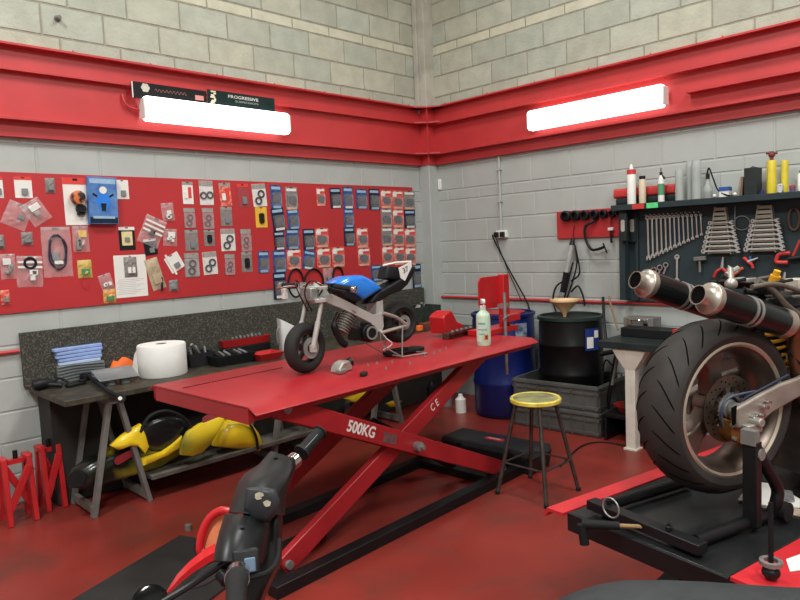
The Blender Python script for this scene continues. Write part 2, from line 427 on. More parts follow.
trestle(-3.66, 'grey steel trestle at the left end of the dark bench, beside the red axle stands')
trestle(-2.36, 'grey steel trestle under the bench behind the left end of the red lift')
trestle(-1.36, 'grey steel trestle under the bench behind the right half of the red lift')
k = MB(); k.box((-2.75, -.58, .155), (1.45, .22, .03)); solo('plank', k, mat('grey_wood', (92, 88, 80), .7, var=.25, scale=8), 'grey plank on the trestle rails carrying the yellow fairings', 'plank', bev=.003)
k = MB(); k.box((-3.3, -.58, .07), (.5, .1, .14)); k.box((-2.2, -.58, .07), (.3, .1, .14)); solo('timber_block', k, BLK, 'black timber packing under the grey plank', 'block') if False else None

# ------------------------------------------------------------------ barrels and crates
BLUE = mat('blue_barrel_plastic', (12, 29, 92), .38, var=.1, scale=5)
def barrel(name, label, c, r, h, m, lidm, hoops=True):
    t = thing(name, label, 'barrel', loc=c)
    k = MB(); pr = [(r*.93, 0), (r*.97, .015), (r, .05), (r, h*.30), (r*1.03, h*.32), (r*1.03, h*.345), (r, h*.365), (r, h*.64), (r*1.03, h*.66), (r*1.03, h*.685), (r, h*.705), (r, h-.07), (r*.97, h-.03), (r*.97, h-.015)]
    k.lathe(pr, 40); part('body', k, m, t)
    k = MB(); k.lathe([(r*1.0, h-.035), (r*1.035, h-.03), (r*1.035, h-.004), (r*1.0, h), (r*.94, h), (r*.93, h-.02), (0.001, h-.02)], 40); part('lid_rim', k, lidm, t)
    return t
bb = barrel('plastic_barrel', 'tall blue plastic barrel in the room corner behind the red lift', (-.345, -1.17, 0), .28, .93, BLUE, BLUE)
k = MB(); k.lathe([(.20, .925), (.20, .932), (0.001, .932)], 24); part('lid_cap', k, REDP, bb)
k = MB()
q0, q1 = math.radians(238), math.radians(262)
for i in range(6):
    a0 = q0+(q1-q0)*i/6; a1 = q0+(q1-q0)*(i+1)/6
    k.add([(.288*math.cos(a0), .288*math.sin(a0), .70), (.288*math.cos(a1), .288*math.sin(a1), .70), (.288*math.cos(a1), .288*math.sin(a1), .85), (.288*math.cos(a0), .288*math.sin(a0), .85)], [(0, 1, 2, 3)])
part('label', k, mat('worn_label', (150, 165, 175), .6, var=.0, col2=(60, 80, 110), scale=25), bb)
barrel('oil_drum', 'black waste oil drum standing in the grey crates, with a cream funnel on it', (-.32, -1.85, .222), .262, .71, mat('black_drum_paint', (14, 15, 16), .35, var=.15), mat('dark_green_drum_lid', (34, 52, 46), .35, var=.3, scale=8))
dl = [o for o in COL.objects if o.name == 'oil_drum'][0]
for (a0, a1, za, zb, m_) in ((236, 266, .44, .62, mat('blue_drum_label', (30, 52, 120), .4)), (239, 252, .46, .55, WHT), (254, 264, .54, .60, WHT)):
    k = MB(); n_ = 6; rr = .2705 if m_ is not WHT else .272; pts = [V((rr*math.cos(math.radians(a0+(a1-a0)*i/n_)), rr*math.sin(math.radians(a0+(a1-a0)*i/n_)), z_)) for z_ in (za, zb) for i in range(n_+1)]
    k.add(pts, [(i, i+1, n_+2+i, n_+1+i) for i in range(n_)]); part('drum_label', k, m_, dl)
fu = thing('funnel', 'cream plastic funnel standing on the black oil drum', 'funnel', loc=(-.42, -1.86, .925))
k = MB(); k.lathe([(.012, 0), (.02, .03), (.11, .125), (.118, .13), (.118, .145), (.108, .145), (.10, .13), (.012, .04)], 28); part('cone', k, mat('cream_plastic', (222, 186, 140), .5, var=.05), fu)
GRC = mat('grey_crate_plastic', (84, 85, 82), .5, var=.1)
def crate(label, M, L, W, Hh):
    t = thing('storage_crate', label, 'crate', M=M, group='stacked grey crates')
    k = MB(); th = .012
    k.box((0, 0, .006), (L, W, .012))
    for s in (-1, 1):
        k.box((s*(L/2-th/2), 0, Hh/2), (th, W, Hh)); k.box((0, s*(W/2-th/2), Hh/2), (L-.002, th, Hh))
    part('body', k, GRC, t, bev=.002)
    k = MB()
    for zz, o in ((Hh-.02, .012), (Hh-.065, .008), (.03, .006)):
        for s in (-1, 1):
            k.box((s*(L/2+o/2-.001), 0, zz), (o, W+2*o-.002, .022)); k.box((0, s*(W/2+o/2-.001), zz), (L+2*o-.002, o, .022))
    n = 7
    for i in range(n+1):
        u = -L/2+.02+(L-.04)*i/n
        for s in (-1, 1): k.box((u, s*(W/2+.003), Hh/2), (.012, .008, Hh-.01))
    for i in range(5):
        u = -W/2+.02+(W-.04)*i/4
        for s in (-1, 1): k.box((s*(L/2+.003), u, Hh/2), (.008, .012, Hh-.01))
    part('rim', k, GRC, t, bev=.001)
    return t
e = onz(513, 424) ; g = onz(601, 439)
cm = (e+g)/2; ang = math.degrees(math.atan2(g.y-e.y, g.x-e.x))
nrm = V((math.cos(math.radians(ang+90)), math.sin(math.radians(ang+90)), 0))
W_ = .595; Lc = (g-e).length
cc = cm + nrm*(W_/2)
CRM = T(cc.x, cc.y, 0) @ RZ(ang)
crate('lower of two stacked grey plastic crates behind the yellow stool', CRM, Lc-.03, W_, .20)
crate('upper of two stacked grey plastic crates, below the black drum', CRM @ T(0, 0, .204), Lc-.03, W_, .205)

# ------------------------------------------------------------------ stool
st = thing('stool', 'round stool with chipped yellow rim and grey steel legs', 'stool', loc=(-1.81, -2.5, 0), rz=0)
k = MB(); k.lathe([(.001, .575), (.145, .575), (.157, .582), (.157, .60), (.150, .607), (.138, .603)], 40); part('seat_rim', k, mat('chipped_yellow_paint', (236, 222, 104), .45, var=.0, col2=(196, 170, 60), scale=14), st)
k = MB(); k.lathe([(.138, .596), (.138, .604), (.001, .604)], 40); part('seat', k, mat('worn_stool_top', (112, 112, 84), .55, var=.0, col2=(160, 156, 100), scale=12), st)
LEGM = mat('stool_leg_steel', (88, 84, 80), .35, .7, var=.2, scale=20)
for sx, sy in ((-1, -1), (-1, 1), (1, 1), (1, -1)):
    k = MB(); k.tube([(sx*.085, sy*.085, .578), (sx*.18, sy*.18, 0)], .0125, 10); lg = part('leg', k, LEGM, st)
    k = MB(); k.lathe([(.015, 0), (.015, .02)], 10, T(sx*.179, sy*.179, 0)); part('foot_cap', k, BLKR, lg)
f_ = lambda sx, sy, z: V((sx*(.18-.095*z/.578), sy*(.18-.095*z/.578), z))
q = [f_(-1, -1, .20), f_(-1, 1, .20), f_(1, 1, .20), f_(1, -1, .20)]
for i in range(4):
    k = MB(); k.tube([q[i], q[(i+1) % 4]], .006, 8); part('stretcher', k, LEGM, st)
# ------------------------------------------------------------------ right bench with white leg, and pegboard
BT = mat('dark_bench_top', (38, 46, 46), .4, var=.2, scale=6)
rb = thing('side_bench', 'dark topped bench on white steel legs along the right wall', 'workbench', loc=(-.4, -3.4, 0))
k = MB(); k.box((-.38, -3.42, .775), (.70, 2.2, .05)); part('bench_top', k, BT, rb, world=True, bev=.004)
WLEG = mat('chalky_white_paint', (205, 200, 188), .55, var=.08, scale=10)
for yy in (-2.56, -4.2):
    k = MB(); k.box((-.66, yy, .32), (.075, .075, .64)); lg = part('leg', k, WLEG, rb, world=True, bev=.004)
    k = MB(); k.loft([[V((-.66+a*s, yy+b*s2, z)) for a, b in ((-1, -1), (1, -1), (1, 1), (-1, 1))] for s, s2, z in ((.038, .042, .60), (.05, .10, .69), (.055, .13, .75))]); part('bracket', k, WLEG, lg, world=True, bev=.003)
    k = MB(); k.box((-.66, yy, .006), (.10, .10, .012)); part('foot_plate', k, WLEG, lg, world=True)
    k = MB(); k.box((-.06, yy, .375), (.05, .05, .75)); part('leg', k, WLEG, rb, world=True)
PEG = mat('dark_teal_pegboard', (44, 56, 60), .5, var=.08, scale=5)
pg = thing('tool_board', 'dark pegboard with a top shelf full of bottles on the right wall', 'pegboard', loc=(0, -3.2, 1.05))
k = MB(); k.box((-.045, -3.35, 1.41), (.03, 2.30, .74)); part('panel', k, PEG, pg, world=True)
k = MB(); k.box((-.09, -2.235, 1.41), (.12, .05, .72)); part('side_frame', k, PEG, pg, world=True, bev=.003)
k = MB(); k.box((-.09, -4.47, 1.41), (.12, .05, .72)); part('side_frame', k, PEG, pg, world=True, bev=.003)
k = MB(); k.box((-.075, -2.33, 1.41), (.03, .02, .72)); part('upright_strip', k, PEG, pg, world=True, bev=.003)
k = MB(); k.box((-.115, -3.35, 1.795), (.21, 2.34, .045)); part('shelf', k, PEG, pg, world=True, bev=.003)
# ------------------------------------------------------------------ second lift (right) in black and red
L2 = T(-3.147, -3.82, 0) @ RZ(-11)
lf = thing('scissor_lift_table', 'low black and red lift platform under the large motorcycle wheel', 'lift table', M=L2)
k = MB(); k.box((.98, 0, .525), (1.96, .625, .05)); part('platform', k, mat('oily_black_plate', (34, 36, 36), .2, var=.3, scale=5, bump=.06), lf, bev=.003)
k = MB(); k.box((-.004, 0, .515), (.012, .63, .068)); part('end_plate', k, BLK, lf, bev=.002)
for sy, w0, w1 in ((1, .318, .42), (-1, .318, .56)):
    k = MB(); k.prism([(sy*w0, .552), (sy*(w1-.02), .548), (sy*w1, .51), (sy*(w1-.006), .508), (sy*(w1-.03), .535), (sy*w0, .54)], 2.0, PX, -.03 if sy > 0 else 0.0); part('side_flap', k, mat('bright_red_flap', (196, 42, 50), .4, var=.08), lf)
k = MB()
for yy in (-.25, .25): k.box((1.0, yy, .03), (1.9, .06, .06))
for xx in (.08, 1.92): k.box((xx, 0, .028), (.06, .5, .05))
part('base_frame', k, BLK, lf)
for yy in (-.22, .22):
    for x0, x1 in ((.3, 1.8), (1.8, .3)):
        k = MB(); k.bar((x0, yy+(.03 if x0 < x1 else -.03), .07), (x1, yy+(.03 if x0 < x1 else -.03), .48), .035, .07, up=(0, 1, 0)); part('scissor_arm', k, BLK, lf)
# ------------------------------------------------------------------ small motorcycle on the red lift
SILV = mat('silver_frame_paint', (180, 177, 172), .42, .1, var=.06)
BLUEP = mat('blue_tank_paint', (28, 118, 214), .28, var=.06, coat=.4)
TYRE = mat('tyre_rubber', (38, 37, 36), .72, var=.22, scale=7, bump=.06)
def planar(R, yl):
    """sight line to the plane y = yl of a thing's own frame, as that frame's (x, z)"""
    Ri = R.inverted(); o = Ri @ CP; B = Ri.to_3x3()
    def q(px, py, y=None):
        d = B @ ray(px, py); t = ((yl if y is None else y)-o.y)/d.y; p_ = o+d*t
        return V((p_.x, yl if y is None else y, p_.z))
    return q
MM = T(-2.72, -1.89, .902) @ RZ(175)
mini = thing('pocket_bike', 'blue and silver mini motorcycle standing on the red lift table', 'motorcycle', M=MM)
q = planar(MM, 0)
fc, rc = q(305, 347.5), q(399, 322)
RF = fc.z; RF = max(.12, min(.14, RF)); fc.z = RF
def wheel(nm, c, r, w, rim_r, par, rimm, axis=(0, 1, 0), spokes=5):
    A = AX(c, axis)
    k = MB(); n = 10
    pr = [(rim_r*1.0, -w*.32), (rim_r*1.08, -w*.42)]
    for i in range(n+1):
        a = -PI/2*.92+PI*.92*i/n; pr.append((r-w*.42*(1-math.cos(a)) if True else r, w*.5*math.sin(a)))
    pr += [(rim_r*1.08, w*.42), (rim_r, w*.32)]
    k.lathe(pr, 48, A, closed=True); ty = part('tyre', k, TYRE, par)
    k = MB(); t = w*.36
    k.lathe([(rim_r*1.04, -t), (rim_r*1.04, -t+.004), (rim_r*.94, -t*.6), (rim_r*.90, 0), (rim_r*.94, t*.6), (rim_r*1.04, t-.004), (rim_r*1.04, t), (rim_r*.97, t), (rim_r*.86, t*.5), (rim_r*.82, 0), (rim_r*.86, -t*.5), (rim_r*.97, -t)], 40, A, closed=True)
    k.lathe([(.0001, -t*.8), (rim_r*.28, -t*.8), (rim_r*.28, t*.8), (.0001, t*.8)], 20, A)
    for i in range(spokes):
        a = 2*PI*i/spokes+.3
        d = A.to_3x3() @ V((math.cos(a), math.sin(a), 0)); k.bar(c+d*rim_r*.22, c+d*rim_r*.9, rim_r*.22, t*.5, up=axis)
    rm = part('rim', k, rimm, par, smooth=35)
    return ty, rm
steer = (-math.sin(math.radians(13)), math.cos(math.radians(14)), 0)
DRIM = mat('dark_wheel_rim', (58, 56, 56), .4, .5, var=.1)
wheel('front', fc, RF, .085, RF*.60, mini, DRIM, steer)
wheel('rear', rc, .128, .095, .072, mini, DRIM)
k = MB(); k.lathe([(.058, -.003), (.058, .003), (.03, .003), (.03, -.003)], 28, AX(fc+V(steer)*.048, steer), closed=True); part('brake_disc', k, STEEL, mini)
# fork
sv = V(steer); fwd = V((sv.y, -sv.x, 0))
top = q(314, 300); up_ = (top-fc)
for s in (-1, 1):
    a = fc+sv*(s*.062); b = top+sv*(s*.062)
    k = MB(); k.tube([a, a+(b-a)*.55], .0145, 12); k.tube([a+(b-a)*.5, b+(b-a)*.05], .011, 12); k.box(tuple(a), (.035, .02, .04)); part('fork_leg', k, SILV, mini)
k = MB(); k.box(tuple(top), (.06, .165, .022), None); k.box(tuple(top+up_.normalized()*.07), (.055, .16, .018)); k.tube([top-up_.normalized()*.02, top+up_.normalized()*.1], .02, 12); part('triple_clamp', k, SILV, mini, bev=.003)
hb = top+up_.normalized()*.085
eR, eL = q(283, 286, -.20), q(352, 289, .20)
k = MB(); k.tube([eR, eR+(hb-eR)*.75, eL+(hb-eL)*.75, eL], .009, 10); part('handlebar', k, CHROME, mini)
for s, e in ((-1, eR), (1, eL)):
    i_ = e+(hb-e).normalized()*.11
    k = MB(); k.tube([i_, e], .0165, 12); g_ = part('grip', k, BLKR, mini)
    k = MB(); d = (e-hb).normalized(); k.lathe([(.0001, 0), (.019, 0), (.021, .012), (.017, .026), (.0001, .028)], 16, AX(e, d)); part('bar_end', k, CHROME, g_)
    k = MB(); k.box(tuple(i_-d*.015), (.04, .03, .035)); k.tube([i_-d*.01+V((.03, 0, 0)), i_+d*.05+V((.05, 0, -.005)), e+V((.04, 0, -.012))], .0055, 8); part('brake_lever', k, CHROME if s < 0 else BLK, mini)
k = MB(); k.box(tuple(eR+V((0, .015, -.04))), (.03, .03, .07)); part('brake_reservoir', k, WHT, mini, bev=.004)
for s in (-1, 1):
    k = MB(); k.tube(smooth_path([hb+V((.03, s*.1, 0)), hb+V((.09, s*.08, .03)), hb+V((.1, s*.03, -.04)), top+V((.03, s*.02, -.06))], 5), .004, 6); part('cable', k, BLK, mini)
k = MB(); k.box(tuple(top+V((.03, 0, .035))), (.05, .11, .075)); part('headstock_cover', k, STEEL, mini, bev=.006)
# frame beam, one each side
def side_plate(pxs, y0, th, m, nm, par=mini, **kw):
    pts = [q(a, b, y0) for a, b in pxs]
    k = MB(); k.slab(pts, (0, 1, 0), -th); return part(nm, k, m, par, **kw)
fr = [(323, 296), (332, 294), (345, 300), (374, 315), (383, 312), (384, 326), (382, 333), (375, 331), (371, 323), (345, 310), (328, 303)]
for y in (.06, -.045): side_plate(fr, y, .018, SILV, 'frame_beam', bev=.003)
side_plate([(377, 299), (383, 298), (384, 318), (376, 318)], .05, .1, SILV, 'seat_bracket', bev=.003)
def bulge(pxs, hw, m, nm, k0=.72, **kw):
    """a body panel with rounded sides: side outline swept over the width"""
    n = len(pxs); c0 = V((0, 0, 0)); P = [q(a, b, 0) for a, b in pxs]
    for p_ in P: c0 += p_/n
    rings = []
    for y, s in ((hw, k0), (hw*.85, .9), (hw*.45, 1.0), (-hw*.45, 1.0), (-hw*.85, .9), (-hw, k0)):
        rings.append([V((c0.x+(p_.x-c0.x)*s, y, c0.z+(p_.z-c0.z)*s)) for p_ in P])
    k = MB(); k.loft(rings); return part(nm, k, m, mini, smooth=60, bev=.004, **kw)
bulge([(329, 283), (340, 276.5), (357, 275), (367, 280), (377, 288.5), (368, 294), (357, 300.5), (346, 294), (336, 291)], .085, BLUEP, 'tank')
bulge([(331, 289), (345, 291), (357, 300), (352, 303), (336, 297)], .07, BLKP, 'tank_underside')
bulge([(368, 294), (377, 289), (391, 281), (400, 275), (410, 264), (413, 268), (404, 284), (396, 291), (383, 296), (374, 302), (363, 304)], .06, BLKP, 'tail_fairing')
bulge([(380, 279), (383, 266), (399, 267), (402, 273), (396, 281)], .05, BLKP, 'seat_pad')
k = MB(); k.slab([q(399, 268, .062), q(411, 262, .062), q(412, 266, .062), q(405, 281, .062), q(401, 278, .062)], (0, 1, 0), -.006); npl = part('number_plate', k, WHT, mini)
c_ = q(405.5, 270, .0635); BX = MM.to_3x3()
text('race_number', '37', .044, Matrix(((-1, .3, 0, c_.x), (0, 0, 1, .0635), (.35, 1, 0, c_.z), (0, 0, 0, 1))), BLK, npl)
k = MB(); k.tube([q(383, 265.5, .05), q(396, 262.5, .05), q(411, 261.5, .05)], .006, 6); part('tail_stripe', k, WHT, mini)
# engine
for i in range(8):
    pass
k = MB(); ca, cb = q(341, 331, .02), q(350, 311, .02); dd = (cb-ca)
for i in range(9): k.lathe([(.045, -.0022), (.045, .0022), (.001, .0022)], 20, AX(ca+dd*(i/8), dd))
k.lathe([(.033, 0), (.033, dd.length+.01), (.012, dd.length+.02), (.012, dd.length+.04)], 16, AX(ca, dd)); part('cylinder_fins', k, mat('dull_engine_fins', (126, 122, 116), .6, .2, var=.1), mini, smooth=30)
k = MB(); cc_ = q(364.5, 332, .0); k.lathe([(.05, -.05), (.056, -.03), (.056, .05), (.05, .06), (.03, .064), (.028, .072), (.001, .072)], 28, AX(cc_, (0, 1, 0))); k.box(tuple(cc_+V((.05, 0, .0))), (.09, .08, .075)); part('engine_case', k, BLK, mini, bev=.003)
k = MB(); k.lathe([(.04, .073), (.04, .078), (.03, .078), (.03, .073)], 24, AX(cc_, (0, 1, 0)), closed=True); part('flywheel_ring', k, STEEL, mini)
k = MB(); k.tube(smooth_path([q(338, 313, .03), q(334, 325, .05), q(341, 341, .055), q(346, 345, .055)], 6), [.012]*6+[.02]*13, 10); part('exhaust', k, BLK, mini)
k = MB(); k.box(tuple(q(350, 304, 0)), (.05, .06, .04)); part('carburettor', k, BLK, mini, bev=.004)
# swing arm
for s in (-1, 1):
    k = MB(); y = s*.068
    k.tube([q(383, 313, y), q(396, 317, y), q(407, 325, y)], .0105, 8); k.tube([q(380, 333, y), q(394, 329, y), q(408, 325, y)], .0105, 8); k.box(tuple(q(406, 325, y)), (.035, .016, .026)); part('swing_arm', k, ALU, mini)
k = MB(); k.lathe([(.045, 0), (.045, .004), (.02, .004), (.02, 0)], 26, AX(rc+V((0, .05, 0)), (0, 1, 0)), closed=True); part('brake_disc', k, STEEL, mini)
k = MB(); k.tube(smooth_path([q(380, 330, .07), q(386, 338, .075), q(392, 344, .075), q(383, 350, .06)], 5), .003, 6); part('brake_hose', k, WHT, mini)
ws = thing('paddock_stand', 'thin silver wire stand holding up the mini motorcycle', 'stand', loc=(-2.40, -1.92, .9), rz=175)
for s in (-1, 1):
    k = MB(); y = s*.085
    k.tube([V((.03, y*.9, .2)), V((.05, y, .012)), V((-.14, y*1.1, .008))], .0055, 6); k.tube([V((.05, y, .012)), V((.2, y*.9, .10)), V((.2, y*.9, .17))], .004, 6); part('side_wire', k, STEEL, ws)
k = MB(); k.tube([V((.05, -.085, .012)), V((.05, .085, .012))], .0055, 6); k.tube([V((-.14, -.094, .008)), V((-.14, .094, .008))], .0055, 6); part('cross_wire', k, STEEL, ws)

# ------------------------------------------------------------------ large motorcycle rear on the right lift
BH = T(-2.728, -3.914, .575) @ RZ(-22)
big = thing('motorcycle', 'stripped large motorcycle with fat rear tyre and twin silencers on the right lift', 'motorcycle', M=BH)
Q = planar(BH, 0)
ax = V((0, 0, .946-.575)); 
A = AX(ax, (0, -1, 0))
BTY = mat('worn_road_tyre', (50, 47, 45), .62, var=.25, scale=6, bump=.08)
k = MB(); pr = [(.222, .07), (.232, .083)]
for i in range(17):
    a = math.radians(-84+168*i/16); pr.append((.243+.075*math.cos(a)**.8 if math.cos(a) > 0 else .243, -.096*math.sin(a)))
pr = [(.232, .07), (.243, .086)]+[(.250+.069*max(0, math.cos(math.radians(-80+10*i)))**.75, .097*math.sin(math.radians(80-10*i))) for i in range(17)]+[(.243, -.086), (.232, -.07)]
k.lathe(pr, 72, A, closed=True); bt = part('tyre', k, BTY, big)
GRV = mat('tyre_groove', (11, 10, 10), .9, var=.1); GRV.node_tree.nodes['Principled BSDF'].inputs['Specular IOR Level'].default_value = .06
def tread_pt(a, s):
    """point on the tread, a round the wheel, s across it in -1..1"""
    th = math.radians(80*s); r = .250+.069*max(0, math.cos(th))**.75; w_ = .097*math.sin(th)
    return A @ V((r*math.cos(a), r*math.sin(a), w_))
for i in range(22):
    a0 = 2*PI*i/22
    for sd in (-1, 1):
        k = MB(); pts = [tread_pt(a0+sd*.0+t_*.30+(.14 if sd > 0 else 0), sd*(.12+.70*t_**.8)) for t_ in [j/7 for j in range(8)]]
        k.tube(pts, [.0012]+[.0026]*6+[.0012], 6); part('tread_groove', k, GRV, bt)
RIMB = mat('bronze_grey_rim', (112, 98, 90), .36, .75, var=.2, scale=6)
k = MB()
k.lathe([(.243, .082), (.243, .074), (.224, .066), (.208, .02), (.206, -.02), (.224, -.066), (.243, -.074), (.243, -.082), (.235, -.084), (.216, -.068), (.196, -.02), (.198, .02), (.216, .068), (.235, .084)], 64, A, closed=True)
rim = part('rim', k, RIMB, big)
k = MB(); k.lathe([(.244, .086), (.236, .090), (.228, .083), (.236, .081)], 64, A, closed=True); part('polished_lip', k, mat('polished_rim_lip', (188, 176, 158), .36, .6, var=.1), rim)
for i in range(3):
    a = math.radians(100+120*i); d = V((math.cos(a), math.sin(a), 0)); n_ = V((-math.sin(a), math.cos(a), 0))
    k = MB(); rings = []
    for rr, hw, z0, z1 in ((.045, .035, -.045, .03), (.10, .034, -.035, .025), (.15, .04, -.03, .025), (.204, .068, -.03, .03)):
        c = d*rr
        rings.append([A @ (c+n_*hw+V((0, 0, z0))), A @ (c+n_*hw*.8+V((0, 0, z1))), A @ (c-n_*hw*.8+V((0, 0, z1))), A @ (c-n_*hw+V((0, 0, z0)))])
    k.loft(rings); part('spoke', k, RIMB, rim, bev=.006)
k = MB(); k.lathe([(.001, .05), (.034, .05), (.05, .03), (.052, -.06), (.001, -.06)], 32, A); part('hub', k, RIMB, rim)
# disc with drilled holes and slotted carrier
DISC = mat('worn_brake_disc', (104, 92, 82), .32, .85, var=.2, scale=14)
k = MB(); k.lathe([(.122, .056), (.122, .061), (.078, .061), (.078, .056)], 56, A, closed=True); dc = part('brake_disc', k, DISC, big)
k = MB(); k.lathe([(.001, .052), (.05, .052), (.05, .062), (.001, .062)], 24, A)
for i in range(10):
    a = 2*PI*i/10; d = V((math.cos(a), math.sin(a), 0)); k.bar(A @ (d*.045+V((0, 0, .057))), A @ (d*.082+V((0, 0, .057))), .014, .008, up=(0, 1, 0))
part('disc_carrier', k, mat('dark_carrier', (62, 58, 56), .4, .7, var=.1), dc)
k = MB()
for i in range(36):
    a = 2*PI*i/36; r_ = (.09, .10, .11)[i % 3]
    k.lathe([(.0036, .0605), (.0036, .0618), (.0001, .0618)], 8, A @ T(r_*math.cos(a), r_*math.sin(a), 0))
h_ = part('drilled_holes', k, GRV, dc); 
k = MB(); k.lathe([(.001, .06), (.034, .06), (.034, .066), (.028, .07), (.028, .13), (.001, .13)], 20, A); part('axle', k, STEEL, big)
k = MB(); k.lathe([(.056, .062), (.056, .066), (.046, .066), (.046, .062)], 30, A, closed=True)
for i in range(24):
    a = 2*PI*i/24; k.box((.058*math.cos(a), .058*math.sin(a), .064), (.004, .004, .004), A)
part('sensor_ring', k, STEEL, dc)
# swing arm, right side then left
SWA = mat('scuffed_cast_aluminium', (146, 135, 126), .5, .35, var=.2, scale=10)
ys = -.135
sw = [(733, 411), (740, 407), (763, 394), (782, 384), (800, 378), (806, 381), (806, 393), (792, 401), (773, 413), (758, 425), (747, 429), (738, 429)]
pts = [Q(a, b, ys) for a, b in sw]; e1, e2 = Q(806, 381, ys), Q(806, 393, ys)
pts2 = pts[:4]+[pts[4], pts[4]+V((.26, 0, .07)), pts[7]+V((.30, 0, .08))]+pts[8:]
k = MB(); k.slab(pts2, (0, 1, 0), .024); sa = part('swing_arm', k, SWA, big, bev=.008, seg=3)
k = MB(); k.slab([p_*1 + V((0, .225, 0)) for p_ in pts2], (0, 1, 0), .045); part('swing_arm', k, SWA, big, bev=.008)
k = MB(); c0 = Q(734, 416, ys-.002); k.slab([Q(732, 408, ys-.003), Q(737, 405.5, ys-.003), Q(736, 424, ys-.003), Q(733, 426, ys-.003)], (0, 1, 0), .004); part('slot_opening', k, GRV, sa)
for (a, b, r_) in ((761, 406, .011), (757, 414, .009), (751, 417, .013), (764, 401, .007)):
    k = MB(); k.lathe([(.001, 0), (r_, 0), (r_, .018), (r_*.6, .02), (r_*.6, .03), (.001, .03)], 10, AX(Q(a, b, ys+.002), (0, -1, 0))); part('bolt', k, CHROME, sa)
k = MB(); k.tube(smooth_path([Q(735, 425, -.085), Q(738, 410, -.09), Q(743, 400, -.10), Q(758, 391, -.115), Q(773, 383, -.12), Q(788, 375, -.12)], 5), .005, 8); part('brake_hose', k, mat('blue_black_hose', (40, 46, 66), .5), big)
k = MB(); k.tube(smooth_path([Q(731, 440, -.075), Q(723, 425, -.08), Q(722, 408, -.085), Q(729, 398, -.09), Q(741, 394, -.095), Q(756, 391, -.10)], 5), .0045, 8); part('sensor_cable', k, mat('grey_blue_cable', (74, 82, 104), .5), big)
GOLD = mat('gold_caliper', (150, 104, 46), .42, .5, var=.15)
cp = [Q(a, b, -.115) for a, b in ((732, 421), (741, 422), (742, 430), (747, 434), (745, 443), (737, 443), (732, 436))]
k = MB(); k.slab(cp, (0, 1, 0), .06); cal = part('caliper', k, GOLD, big, bev=.004)
k = MB(); k.slab([Q(a, b, -.118) for a, b in ((741, 436), (748, 434), (752, 444), (744, 449))], (0, 1, 0), .03); part('caliper_bracket', k, mat('copper_bracket', (128, 84, 52), .45, .5, var=.2), cal, bev=.003)
for (a, b) in ((731, 425), (733, 438)):
    k = MB(); k.lathe([(.001, 0), (.007, 0), (.007, .012), (.001, .012)], 8, AX(Q(a, b, -.115), (0, -1, 0))); part('bolt', k, STEEL, cal)
k = MB(); k.box(tuple(Q(752, 428, -.15)), (.07, .03, .03)); k.lathe([(.016, 0), (.016, .05)], 12, AX(Q(750, 420, -.13), (0, -1, 0))); part('axle_block', k, ALU, sa, bev=.004)
# silencers
CAN = mat('carbon_black_silencer', (22, 27, 27), .22, .0, var=.25, scale=6)
TIP = mat('brushed_steel_tip', (176, 166, 154), .36, .7, var=.2, scale=8)
def silencer(pt, pe, r):
    d = (pe-pt).normalized(); L_ = (pe-pt).length; Am = AX(pt, d)
    k = MB(); k.lathe([(r*.62, .125), (r*.62, .05), (r, .05), (r, L_-.02), (r*.97, L_-.015)], 36, Am); cn = part('silencer', k, CAN, big)
    k = MB(); k.lathe([(r*.60, -.026), (r*.65, -.026), (r*.67, -.004), (r*.74, .006), (r*.98, .022), (r*1.07, .024), (r*1.08, .03), (r*1.08, .044), (r, .05), (r*.9, .04), (r*.60, .015)], 36, Am, closed=True); part('end_cap', k, TIP, cn)
    k = MB(); k.lathe([(r*.605, -.02), (r*.605, .02), (r*.6, .11), (.001, .11)], 24, Am); part('tail_pipe', k, GRV, cn)
    k = MB(); k.lathe([(r*1.0, L_-.03), (r*1.03, L_-.03), (r*1.03, L_+.004), (r*.7, L_+.02), (r*.45, L_+.03)], 32, Am); part('inlet_cone', k, TIP, cn)
    for z0 in (.20, .225):
        k = MB(); k.lathe([(r*1.0, z0), (r*1.045, z0), (r*1.045, z0+.012), (r*1.0, z0+.012)], 36, Am, closed=True); part('strap', k, STEEL, cn)
    return cn
yr, yl_ = -.115, .115
t1, e1 = Q(703, 296.5, yr), Q(785, 323.5, yr-.0)
silencer(t1, e1, .052)
t2, e2 = Q(640, 281.5, .19), Q(723, 310, .19)
silencer(t2, e2, .052)
k = MB(); k.tube(smooth_path([e1, e1+V((.06, .0, -.03)), Q(795, 345, -.10), Q(798, 375, -.09), Q(806, 400, -.08)], 6), .026, 14); part('exhaust_pipe', k, mat('heat_stained_pipe', (120, 92, 68), .35, .8, var=.25, scale=8), big)
k = MB(); k.tube(smooth_path([e2, e2+V((.1, .0, -.03)), e2+V((.22, -.05, -.10)), e2+V((.3, -.1, -.25))], 6), .026, 14); part('exhaust_pipe', k, MATS['heat_stained_pipe'], big)
# shock absorber
SPR = mat('yellow_shock_spring', (226, 164, 36), .4, var=.1)
sa0, sa1 = Q(784, 372, -.02), Q(776, 330, -.02)
k = MB(); d = sa1-sa0; m_ = AX(sa0, d); k.tube([m_ @ V((.034*math.cos(2*PI*t_/14), .034*math.sin(2*PI*t_/14), d.length*t_/84)) for t_ in range(85)], .0075, 8); part('shock_spring', k, SPR, big)
k = MB(); k.lathe([(.016, -.03), (.016, d.length+.03)], 12, m_); k.lathe([(.03, d.length), (.03, d.length+.05)], 14, m_); part('shock_body', k, BLK, big)
